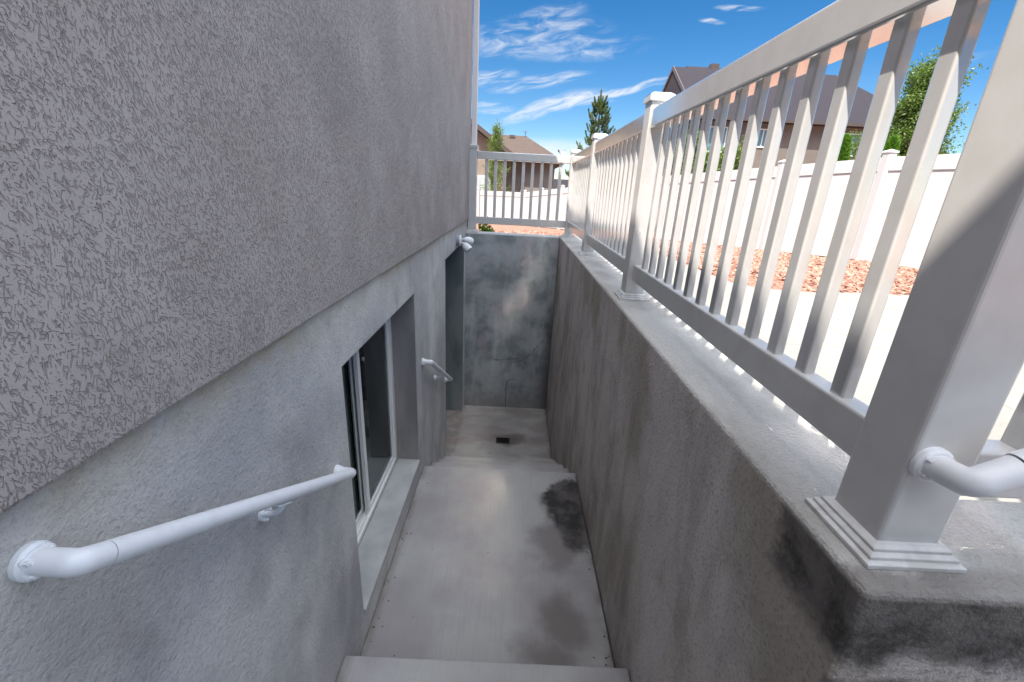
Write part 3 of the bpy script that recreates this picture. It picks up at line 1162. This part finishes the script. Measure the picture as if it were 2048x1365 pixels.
# ---------------------------------------------------------------- security light
ly, lz = 4.70, .002
sl = thing('security_light', (XF, ly, lz), 'small white twin-head floodlight on the plaster above the door alcove', 'light')
MB().tube([(XF, ly, lz), (XF + .035, ly, lz), (XF + .036, ly, lz)], [.056, .056, .05], 28).build('junction_box', FIXG, sl, smooth=True)
MB().tube([(XF + .036, ly, lz), (XF + .046, ly, lz), (XF + .050, ly, lz)], [.060, .060, .050], 28).build('cover_plate', FIXW, sl, smooth=True)
for dy, dz, aim in ((.035, .012, Vector((.55, .62, -.30))), (-.035, -.020, Vector((.62, -.25, -.62)))):
    p = Vector((XF + .05, ly + dy, lz + dz))
    aim = aim.normalized()
    q = p + Vector((.030, dy * .5, 0))
    h = MB()
    h.tube([q - aim * .005, q + aim * .006, q + aim * .022, q + aim * .050, q + aim * .085, q + aim * .098], [.008, .020, .032, .042, .045, .044], 28)
    ho = h.build('lamp_head', FIXW, sl, smooth=True)
    MB().tube([q + aim * .0985, q + aim * .0995], [.036, .034], 24).build('lens', LENS, ho, smooth=True)
    MB().tube([p, q], .008, 12).build('swivel_arm', FIXW, ho, smooth=True)


# ---------------------------------------------------------------- white fence
def FHT(p):
    return 1.50 - .02 * max(0.0, p.y - 11)


def fline(y):
    return 8.10 - .41 * y


def fence_run(par, pts):
    # pts: list of (x, y, zbase)
    P = [Vector(p) for p in pts]
    for i, p in enumerate(P):
        FH = FHT(p)
        po = MB().box(p.x - .06, p.x + .06, p.y - .06, p.y + .06, p.z - .3, p.z + FH + .06).build('post', FENCE, par, bevel=.005)
        c = MB()
        k, z = .07, p.z + FH + .055
        c.box(p.x - k, p.x + k, p.y - k, p.y + k, z, z + .022)
        c.poly([(p.x - k, p.y - k, z + .022), (p.x + k, p.y - k, z + .022), (p.x + k, p.y + k, z + .022), (p.x - k, p.y + k, z + .022), (p.x, p.y, z + .055)],
               [(0, 1, 4), (1, 2, 4), (2, 3, 4), (3, 0, 4)])
        c.build('cap', FENCE, po)
    for i in range(len(P) - 1):
        a, b = P[i], P[i + 1]
        d = (b - a)
        dh = Vector((d.x, d.y, 0)).normalized()
        n = Vector((-dh.y, dh.x, 0))
        a2, b2 = a + d * (.0615 / d.length), b - d * (.0615 / d.length)
        def bar(lo, hi, th):
            # levels measured up from the ground when positive, down from the top when not
            za0, za1 = [v if v > 0 else FHT(a) + v for v in (lo, hi)]
            zb0, zb1 = [v if v > 0 else FHT(b) + v for v in (lo, hi)]
            q = MB()
            q.poly([a2 - n * th + Vector((0, 0, za0)), b2 - n * th + Vector((0, 0, zb0)), b2 + n * th + Vector((0, 0, zb0)), a2 + n * th + Vector((0, 0, za0)),
                    a2 - n * th + Vector((0, 0, za1)), b2 - n * th + Vector((0, 0, zb1)), b2 + n * th + Vector((0, 0, zb1)), a2 + n * th + Vector((0, 0, za1))],
                   [(0, 3, 2, 1), (4, 5, 6, 7), (0, 1, 5, 4), (1, 2, 6, 5), (2, 3, 7, 6), (3, 0, 4, 7)])
            return q
        bar(-.15, 0, .025).build('top_rail', FENCE, par, bevel=.004)
        bar(-.185, -.152, .030).build('trim', FENCE, par, bevel=.004)
        bar(.03, .17, .025).build('bottom_rail', FENCE, par, bevel=.004)
        # tongue-and-groove boards, one sheet with shallow V grooves
        nb = 10
        s = MB()
        th = .012
        prof = []
        for k in range(nb):
            u0, u1 = k / nb, (k + 1) / nb
            g = .004 / d.length * 1.6
            prof += [(u0, th - .004), (u0 + g, th), (u1 - g, th)]
        prof.append((1, th - .004))
        for sgn in (-1, 1):
            for k in range(len(prof) - 1):
                (ua, ta), (ub, tb) = prof[k], prof[k + 1]
                pa, pb = a2.lerp(b2, ua) + n * (sgn * ta), a2.lerp(b2, ub) + n * (sgn * tb)
                s.face([pa + Vector((0, 0, .171)), pb + Vector((0, 0, .171)), pb + Vector((0, 0, FHT(pb) - .186)), pa + Vector((0, 0, FHT(pa) - .186))])
        s.build('panel', FENCE, par, fixn=False)


fx0 = fline(19.0)
run = []
y = 19.0
while y > 2.2:
    run.append((fline(y), y, gz(0, y)))
    y -= 1.525
fe = thing('vinyl_fence', (fline(10), 10, gz(0, 10)), 'solid white vinyl privacy fence running diagonally behind the red rock', 'fence')
fence_run(fe, run)
c = run[0]
fe2 = thing('vinyl_fence', (-4, 19.3, gz(0, 19)), 'far white fence crossing in front of the brown-roofed house', 'fence')
fence_run(fe2, [(c[0] - .13 - 1.83 * k, 19.0 + .10 * k, c[2] - .010 * k) for k in range(7)])


# ---------------------------------------------------------------- neighbouring houses
def gable_roof_x(m, x0, x1, y0, y1, ze, zr, th=.16, hip1=0.0, hip0=0.0):
    """closed roof, ridge along x"""
    ym_ = (y0 + y1) / 2
    A = [(x0, y0, ze), (x1, y0, ze), (x1, y1, ze), (x0, y1, ze)]
    r0, r1 = (x0 + hip0, ym_, zr), (x1 - hip1, ym_, zr)
    B = [(p[0], p[1], p[2] - th) for p in A]
    m.poly(A + [r0, r1] + B, [(0, 1, 5, 4), (2, 3, 4, 5), (1, 2, 5), (3, 0, 4), (6, 9, 8, 7), (0, 6, 7, 1), (1, 7, 8, 2), (2, 8, 9, 3), (3, 9, 6, 0)])


def window_y(par, x0, x1, z0, z1, y, blinds=False):
    w = MB()
    f = .07
    for a in ((x0, x0 + f, z0, z1), (x1 - f, x1, z0, z1), (x0 + f, x1 - f, z0, z0 + f), (x0 + f, x1 - f, z1 - f, z1)):
        w.box(a[0], a[1], y - .05, y + .02, a[2], a[3])
    xm = (x0 + x1) / 2
    w.box(xm - .03, xm + .03, y - .045, y + .02, z0 + f, z1 - f)
    wo_ = w.build('window', WHITE, par)
    MB().box(x0 + f, x1 - f, y - .02, y + .015, z0 + f, z1 - f).build('pane', BLIND if blinds else PGLASS, wo_)
    if blinds:
        b = MB()
        z = z0 + f + .02
        while z < z1 - f:
            b.box(x0 + f, x1 - f, y - .045, y - .022, z, z + .035)
            z += .075
        b.build('blind', WHITE, wo_)


# brown-roofed house, left
h1 = thing('neighbour_house', (-1, 26, gz(0, 26)), 'tan house with a brown shingle hip roof beyond the end railing', 'house')
r = MB()
gable_roof_x(r, -7.5, 2.5, 25.9, 33.0, 2.08, 3.62, hip1=2.15)
ro = r.build('roof', BROWNROOF, h1)
MB().box(-7, 2.05, 26.45, 32.4, -2, 1.98).build('wall', GREYR, h1)
MB().box(-7, 2.44, 25.80, 25.90, 1.93, 2.06).build('gutter', BFASCIA, ro)
for x in (-1.55, -.5):
    MB().box(x - .16, x + .16, 28.9, 29.2, 3.42, 3.58).build('roof_vent', BFASCIA, ro)
MB().tube([(.30, 29.3, 3.5), (.30, 29.3, 3.88)], .016, 8).build('vent_pipe', FASCIA, ro)
MB().tube([(.12, 29.3, 3.84), (.50, 29.3, 3.88)], .007, 6).tube([(.20, 29.2, 3.76), (.42, 29.4, 3.77)], .006, 6).build('antenna', FASCIA, ro)
# projecting gable wing
wg = MB()
def gz2(x):
    return 2.13 + .676 * (-.226 - x)
wg.poly([(-8.0, 24.5, -2), (-.75, 24.5, -2), (-.75, 24.5, gz2(-.75) - .25), (-4.1, 24.5, gz2(-4.1) - .25), (-8.0, 24.5, 2.0),
         (-8.0, 28, -2), (-.75, 28, -2), (-.75, 28, gz2(-.75) - .25), (-4.1, 28, gz2(-4.1) - .25), (-8.0, 28, 2.0)],
        [(0, 1, 2, 3, 4), (5, 9, 8, 7, 6), (1, 6, 7, 2), (0, 4, 9, 5)])
wg.build('wall', BEIGE, h1)
wr = MB()
zA, zB, zC = gz2(-.15), gz2(-4.1), gz2(-.15)
wr.poly([(-.15, 24.0, zA), (-4.1, 24.0, zB), (-8.05, 24.0, zC), (-.15, 30, zA), (-4.1, 30, zB), (-8.05, 30, zC),
         (-.15, 24.0, zA - .2), (-4.1, 24.0, zB - .2), (-8.05, 24.0, zC - .2), (-.15, 30, zA - .2), (-4.1, 30, zB - .2), (-8.05, 30, zC - .2)],
        [(0, 3, 4, 1), (1, 4, 5, 2), (6, 7, 10, 9), (7, 8, 11, 10), (0, 1, 7, 6), (1, 2, 8, 7), (3, 9, 10, 4), (4, 10, 11, 5), (0, 6, 9, 3), (2, 5, 11, 8)])
wr.build('roof', BROWNROOF, h1)
fa = MB()
fa.poly([(-.12, 23.93, zA + .03), (-4.1, 23.93, zB + .05), (-4.1, 23.93, zB - .20), (-.12, 23.93, zA - .22),
         (-.12, 23.995, zA + .03), (-4.1, 23.995, zB + .05), (-4.1, 23.995, zB - .20), (-.12, 23.995, zA - .22)],
        [(0, 1, 2, 3), (4, 7, 6, 5), (0, 4, 5, 1), (1, 5, 6, 2), (2, 6, 7, 3), (3, 7, 4, 0)])
fa.build('fascia', BFASCIA, h1)
window_y(h1, -2.6, -1.45, -.55, 1.1, 24.49, True)
MB().tube([(.22, 26.41, -1.5), (.22, 26.41, 1.93)], .035, 10).build('downspout', BFASCIA, h1)

# dark-roofed house, right
h2 = thing('neighbour_house', (17, 30, gz(0, 30)), 'tan two-storey house with a dark slate shingle roof behind the long railing', 'house')
r = MB()
gable_roof_x(r, 10.8, 25.8, 30.0, 42.0, 5.34, 9.32, hip1=3.3)
ro = r.build('roof', GREYROOF, h2)
r = MB()
gable_roof_x(r, 12.4, 18.6, 33.0, 43.5, 7.3, 9.95)
r.build('roof', GREYROOF, h2)
MB().box(11.4, 25.1, 30.55, 41.4, -2, 5.17).build('wall', TAN, h2)
gw = MB()
gw.poly([(11.35, 30.6, 5.17), (11.35, 41.4, 5.17), (11.35, 36.0, 8.75), (11.5, 30.6, 5.17), (11.5, 41.4, 5.17), (11.5, 36.0, 8.75)],
        [(0, 1, 2), (3, 5, 4), (0, 2, 5, 3), (1, 4, 5, 2), (0, 3, 4, 1)])
gw.build('gable_wall', GREYR, h2)
gw = MB()
gw.poly([(12.75, 34.2, 7.6), (12.75, 42.3, 7.6), (12.75, 38.25, 9.55), (12.9, 34.2, 7.6), (12.9, 42.3, 7.6), (12.9, 38.25, 9.55)],
        [(0, 1, 2), (3, 5, 4), (0, 2, 5, 3), (1, 4, 5, 2), (0, 3, 4, 1)])
gw.build('gable_wall', GREYR, h2)
MB().box(10.8, 25.85, 29.86, 30.0, 5.16, 5.32).build('gutter', FASCIA, h2)
fb = MB()
for s_, (ya, yb) in (('a', (29.95, 36.0)), ('b', (42.05, 36.0))):
    fb.poly([(10.72, ya, 5.36), (10.72, yb, 9.38), (10.72, yb, 9.10), (10.72, ya, 5.08), (10.79, ya, 5.36), (10.79, yb, 9.38), (10.79, yb, 9.10), (10.79, ya, 5.08)],
            [(0, 1, 2, 3), (4, 7, 6, 5), (0, 4, 5, 1), (1, 5, 6, 2), (2, 6, 7, 3), (3, 7, 4, 0)])
fb.build('fascia', FASCIA, h2)
MB().box(13.9, 14.5, 37.2, 37.7, 9.5, 9.95).build('roof_vent', BFASCIA, ro)
MB().box(18.9, 19.1, 33.2, 33.3, 7.2, 7.9).build('vent_pipe', FASCIA, ro)
MB().tube([(16.9, 35.0, 8.5), (16.9, 35.0, 9.35)], .05, 8).build('vent_pipe', FASCIA, ro)
for x0, x1, z0, z1 in ((11.75, 13.15, 3.35, 4.85), (14.75, 16.15, 3.75, 4.85), (20.0, 21.9, 3.5, 4.85)):
    window_y(h2, x0, x1, z0, z1, 30.54)
MB().tube([(11.6, 30.42, 5.15), (11.6, 30.50, 4.9), (11.6, 30.50, -1)], .06, 10).build('downspout', FASCIA, h2)

# small distant house glimpsed past the far end post
h3 = thing('distant_house', (6.2, 50, gz(0, 50)), 'distant grey-roofed house glimpsed beside the corner post of the railings', 'house')
MB().box(4.2, 9.5, 50.4, 56, -5, -.1).build('wall', BEIGE, h3)
r = MB()
gable_roof_x(r, 3.8, 9.9, 50, 56.5, 0.0, 1.75)
r.build('roof', GREYROOF, h3)
# satellite dish on a mast
sd = thing('satellite_dish', (2.75, 30.8, gz(0, 30)), 'small satellite dish on a mast just right of the brown roof', 'dish')
MB().tube([(2.75, 30.8, -1.7), (2.75, 30.8, 2.55)], .03, 10).build('mast', FASCIA, sd, smooth=True)
dsh = MB()
ctr, ax = Vector((2.86, 30.7, 2.86)), Vector((-.75, -.6, .35)).normalized()
u_ = ax.orthogonal().normalized()
w_ = ax.cross(u_)
rings = [(0.0, .04), (.10, .034), (.17, .018), (.23, -.010)]
dsh.tube([ctr - ax * d_ for _, d_ in rings], [max(r_, .01) for r_, _ in rings], 20, cap=False)
dsh.build('reflector', FIXG, sd, smooth=True)
MB().tube([(2.75, 30.8, 2.5), ctr - ax * .08], .02, 8).tube([ctr - Vector((0, 0, .3)), ctr + ax * .45 - Vector((0, 0, .08))], .015, 8).tube([ctr + ax * .42 - Vector((0, 0, .12)), ctr + ax * .5 - Vector((0, 0, .02))], .045, 10).build('feed_arm', FASCIA, sd, smooth=True)


# ---------------------------------------------------------------- vegetation
def leaves_obj(name, P, size, m, parent, up=.4, aspect=.5, dirs=None):
    n = len(P)
    s = nr.uniform(.65, 1.25, (n, 1)) * size
    a = nr.normal(size=(n, 3)) if dirs is None else dirs + nr.normal(size=(n, 3)) * .35
    a[:, 2] += up * 0
    a /= np.linalg.norm(a, axis=1, keepdims=True) + 1e-9
    b = nr.normal(size=(n, 3))
    b -= (b * a).sum(1, keepdims=True) * a
    b /= np.linalg.norm(b, axis=1, keepdims=True) + 1e-9
    nn = np.cross(a, b)
    L, Wd = a * s, b * s * aspect * .5
    fold = nn * s * .10
    P = P - np.array(parent['_o'])
    v = np.stack([P, P + L * .45 + Wd + fold, P + L, P + L * .45 - Wd + fold], 1).reshape(-1, 3)
    f = (np.array([[0, 1, 2], [0, 2, 3]])[None] + 4 * np.arange(n)[:, None, None]).reshape(-1, 3)
    me = bpy.data.meshes.new(name)
    me.from_pydata(v.tolist(), [], f.tolist())
    me.materials.append(m)
    o = bpy.data.objects.new(name, me)
    COL.objects.link(o)
    o.parent = parent
    return o


def leafy(name, x, y, h, rad_fn, label, cat, m, n_br, per, size, group=None, trunk_r=.05, z0=None, lean=0, crown0=.12, cone=.9, jit=.10):
    """branching tree: trunk, upward limbs, twigs carrying leaf clumps"""
    z0 = gz(x, y) - .1 if z0 is None else z0
    par = thing(name, (x, y, z0), label, cat, group)
    tr = MB()
    tp = [(x + lean * (k / 7) ** 1.5 + nr.normal() * .02, y + nr.normal() * .02, z0 + h * .93 * k / 7) for k in range(8)]
    tr.tube(tp, [max(.006, trunk_r * (1 - .9 * k / 7)) for k in range(8)], 8)
    L = []
    for i in range(n_br):
        t_ = crown0 + (1 - crown0) * ((i + nr.random()) / n_br) ** .9
        zc = z0 + h * t_ * .93
        a = i * 2.399 + nr.normal() * .3
        rr = rad_fn(t_) * nr.uniform(.55, 1.08)
        p0 = np.array([x + lean * t_ ** 1.5, y, zc])
        steps = 7
        rise = rr * nr.uniform(.6, cone + .7)
        p1 = p0 + np.array([math.cos(a) * rr, math.sin(a) * rr, rise])
        p1[2] = min(p1[2], z0 + h)
        mid = (p0 + p1) / 2 + np.array([0, 0, -rr * .12])
        pts = [p0 * (1 - q) ** 2 + mid * 2 * q * (1 - q) + p1 * q * q for q in np.linspace(0, 1, steps)]
        tr.tube([tuple(p) for p in pts], [max(.003, trunk_r * .32 * (1 - .85 * k / (steps - 1))) for k in range(steps)], 5, cap=False)
        nper = max(4, int(per * (.4 + rr)))
        q = nr.uniform(.25, 1.03, nper)
        pp = np.outer((1 - q) ** 2, p0) + np.outer(2 * q * (1 - q), mid) + np.outer(q * q, p1)
        # leaves gather on a few twigs along the limb
        tw = nr.normal(size=(7, 3)) * jit
        tw[:, 2] = np.abs(tw[:, 2]) * 1.2
        k = nr.integers(0, 7, nper)
        pp += tw[k] * nr.uniform(0, 1.3, (nper, 1)) + nr.normal(size=(nper, 3)) * jit * .35
        L.append(pp)
    top = np.array([[x + lean, y, z0 + h * .93]]) + nr.normal(size=(int(per * .8), 3)) * np.array([.05, .05, h * .05])
    L.append(top)
    tr.build('trunk', BARK, par, smooth=True)
    leaves_obj('crown', np.concatenate(L), size, m, par)
    return par


leafy('columnar_tree', -1.05, 20.8, 4.75, lambda t_: .68 * (1 - t_) ** .55 * min(1, t_ * 5 + .4) + .06,
      'slender light green tree beside the gable of the brown-roofed house', 'tree', LEAF_A, 80, 160, .062, z0=-1.5, trunk_r=.05, jit=.12)
leafy('poplar_tree', 8.95, 11.05, 4.75, lambda t_: 1.02 * (1 - t_) ** .45 * min(1, t_ * 4 + .35),
      'tall dense green tree behind the fence at the right', 'tree', LEAF_B, 150, 620, .066, z0=-1.1, trunk_r=.06, lean=.12, jit=.14)
leafy('young_tree', 7.45, 10.55, 3.1, lambda t_: .55 * (1 - t_) ** .5 * min(1, t_ * 3 + .3),
      'thin yellowish young tree against the dark-roofed house window', 'tree', LEAF_A, 34, 90, .055, z0=-1.0, trunk_r=.025, jit=.11)
for i, (az, D, h, w, lb) in enumerate(((18.0, 12.6, 2.75, .45, 'leftmost of the row of bushy green shrubs behind the fence'),
                                       (19.8, 12.4, 3.05, .48, 'tallest of the row of bushy green shrubs behind the fence'),
                                       (21.9, 12.2, 2.55, .48, 'third from the left of the bushy green shrubs behind the fence'),
                                       (24.1, 12.0, 2.70, .44, 'rightmost of the row of bushy green shrubs behind the fence'))):
    a = R(az)
    leafy('bushy_shrub', D * math.sin(a), D * math.cos(a), h, lambda t_, w=w: w * (1 - t_) ** .4 + .05, lb, 'shrub', LEAF_C, 60, 170, .075,
          group='bushy shrubs behind the fence', z0=-1.05, trunk_r=.025, crown0=.02, cone=1.6)


def arbor(az, D, ztop, w, label):
    a = R(az)
    x, y = D * math.sin(a), D * math.cos(a)
    z0 = -.9
    par = thing('arborvitae', (x, y, z0), label, 'conifer', 'small cone-shaped arborvitaes')
    h = ztop - z0
    n = 9000
    t_ = nr.uniform(0, 1, n) ** 1.25
    ang = nr.uniform(0, 2 * np.pi, n)
    lump = 1 + .14 * np.sin(ang * 5 + t_ * 17) + .1 * np.sin(ang * 9 - t_ * 31)
    rr = w * (1 - t_) ** .8 * lump * nr.uniform(.55, 1.0, n) ** .5 + .01
    P = np.stack([x + rr * np.cos(ang), y + rr * np.sin(ang), z0 + t_ * h], 1)
    d = np.stack([np.cos(ang) * .6, np.sin(ang) * .6, np.ones(n) * 1.1], 1)
    leaves_obj('foliage', P, .085, LEAF_D, par, dirs=d, aspect=.35)
    MB().tube([(x, y, z0 - .1), (x, y, z0 + h * .9)], [.035, .008], 8).build('trunk', BARK, par, smooth=True)


arbor(34.25, 9.6, 1.60, .33, 'bright green cone-shaped conifer below the window of the dark-roofed house')
arbor(37.95, 9.4, 1.54, .36, 'bright green cone-shaped conifer in front of the tall dense tree')


def pine(x, y, z0, h):
    par = thing('pine_tree', (x, y, z0), 'dark green pine with upright candle-like shoots above the railing corner', 'tree')
    tr = MB()
    tr.tube([(x + .03 * math.sin(k), y, z0 + h * .96 * k / 8) for k in range(9)], [max(.01, .09 * (1 - k / 8.5)) for k in range(9)], 8)
    P, Dd = [], []

    def shoot(p0, p1, dens):
        L = np.linalg.norm(p1 - p0)
        n = int(dens * L)
        q = nr.uniform(0, 1.0, n)
        axd = (p1 - p0) / L
        side = nr.normal(size=(n, 3))
        side -= (side @ axd)[:, None] * axd
        side /= np.linalg.norm(side, axis=1, keepdims=True)
        P.append(p0 + np.outer(q, p1 - p0))
        Dd.append(axd * 1.25 + side * (1 - .55 * q[:, None]))
    nb = 70
    for i in range(nb):
        t_ = .18 + .80 * (i / nb)
        a = i * 2.399 + nr.normal() * .35
        Lb = 1.62 * (1 - t_) ** .72 * nr.uniform(.7, 1.05) + .16
        p0 = np.array([x, y, z0 + h * t_ * .94])
        out = np.array([math.cos(a), math.sin(a), 0])
        p1 = p0 + out * Lb * .75 + np.array([0, 0, Lb * .28])
        p2 = p1 + out * Lb * .18 + np.array([0, 0, .24 + .12 * nr.random()])
        tr.tube([tuple(p0), tuple(p1), tuple(p2)], [.022, .014, .006], 5, cap=False)
        shoot(p0 * .5 + p1 * .5, p1, 230)
        shoot(p1, p2, 520)
        for k in range(4):
            q = nr.uniform(.3, .95)
            b0 = p0 * (1 - q) + p1 * q
            sd_ = np.array([-out[1], out[0], 0]) * nr.choice([-1, 1]) * nr.uniform(.08, .24)
            b1 = b0 + sd_ + out * .07 + np.array([0, 0, nr.uniform(.16, .36)])
            tr.tube([tuple(b0), tuple(b1)], [.010, .005], 4, cap=False)
            shoot(b0, b1, 480)
    tp = np.array([x, y, z0 + h * .86])
    shoot(tp, tp + np.array([.0, 0, h * .14]), 420)
    for dx, dz0, L in ((.13, .78, .62), (-.10, .76, .42), (.28, .68, .55)):
        b = np.array([x + dx, y, z0 + h * dz0])
        shoot(b, b + np.array([dx * .35, 0, L]), 480)
        tr.tube([(x, y, b[2] - .15), tuple(b), tuple(b + np.array([dx * .3, 0, L * .9]))], [.02, .014, .006], 5, cap=False)
    # long low limb reaching left
    for dz, ll in ((.42, 1.25), (.36, 1.05)):
        p0 = np.array([x, y, z0 + h * dz])
        for k in range(9):
            q = .3 + .7 * k / 8
            b0 = p0 + np.array([-ll * q, -.1, .12 * q])
            b1 = b0 + np.array([-.05, nr.normal() * .05, nr.uniform(.15, .42) * (1.25 - .5 * q)])
            shoot(b0, b1, 500)
        tr.tube([tuple(p0), tuple(p0 + np.array([-ll, -.1, .12]))], [.025, .008], 5, cap=False)
    tr.build('trunk', BARK, par, smooth=True)
    Pn, Dn = np.concatenate(P), np.concatenate(Dd)
    leaves_obj('crown', Pn, .085, NEEDLE, par, dirs=Dn, aspect=.16)


pine(3.52, 22.0, -1.6, 6.45)


def low_shrub():
    par = thing('low_shrub', (-.44, 6.4, gz(0, 6.4)), 'small bright green shrub at the foot of the left end post', 'shrub')
    n = 1600
    d = nr.normal(size=(n, 3))
    d /= np.linalg.norm(d, axis=1, keepdims=True)
    d[:, 2] = np.abs(d[:, 2])
    P = np.array([-.44, 6.4, gz(0, 6.4)]) + d * np.array([.10, .13, .30]) * nr.uniform(.3, 1, (n, 1)) ** .5 * (1 + .35 * np.sin(d[:, :1] * 9 + d[:, 1:2] * 6))
    leaves_obj('foliage', P, .04, LEAF_D, par, dirs=d)
    MB().tube([(-.44, 6.4, gz(0, 6.4) - .05), (-.44, 6.4, gz(0, 6.4) + .2)], [.012, .005], 6).build('stem', BARK, par)


low_shrub()


def litter():
    # dry leaf scraps and grit blown into the corners of the stairs
    m = MB()
    for k in range(95):
        if k < 45:
            x = (XR - abs(rnd.gauss(0, .03)) - .012) if k % 2 else (XF + abs(rnd.gauss(0, .035)) + .014)
            y = rnd.uniform(1.3, 2.8)
            z = ZL
        elif k < 65:
            x, y, z = rnd.uniform(-.5, .5), rnd.uniform(1.3, 2.75), ZL
        else:
            x, y, z = rnd.uniform(-.6, .54), 5.58 - abs(rnd.gauss(0, .05)), ZF
            if k % 3 == 0:
                x, y = XR - .02 - abs(rnd.gauss(0, .03)), rnd.uniform(4.2, 5.5)
        r = rnd.uniform(.002, .0075) * (.6 if 45 <= k < 65 else 1)
        a = rnd.uniform(0, 6.28)
        pts = []
        for j in range(5):
            b = a + j * 1.2566
            rr = r * (1.6 if j == 0 else rnd.uniform(.5, 1))
            pts.append((x + rr * math.cos(b), y + rr * math.sin(b), z + .0012 + rnd.uniform(0, r * .4)))
        m.face(pts)
    o = m.build('leaf_litter', mat('dry_leaf', color=(.085, .06, .038), rough=.8), fixn=False)
    o['kind'] = 'stuff'
    o['label'] = 'scraps of dry leaf and grit lying along the stair edges'
    o['category'] = 'litter'


litter()

for o in bpy.data.objects:
    if '_o' in o:
        del o['_o']
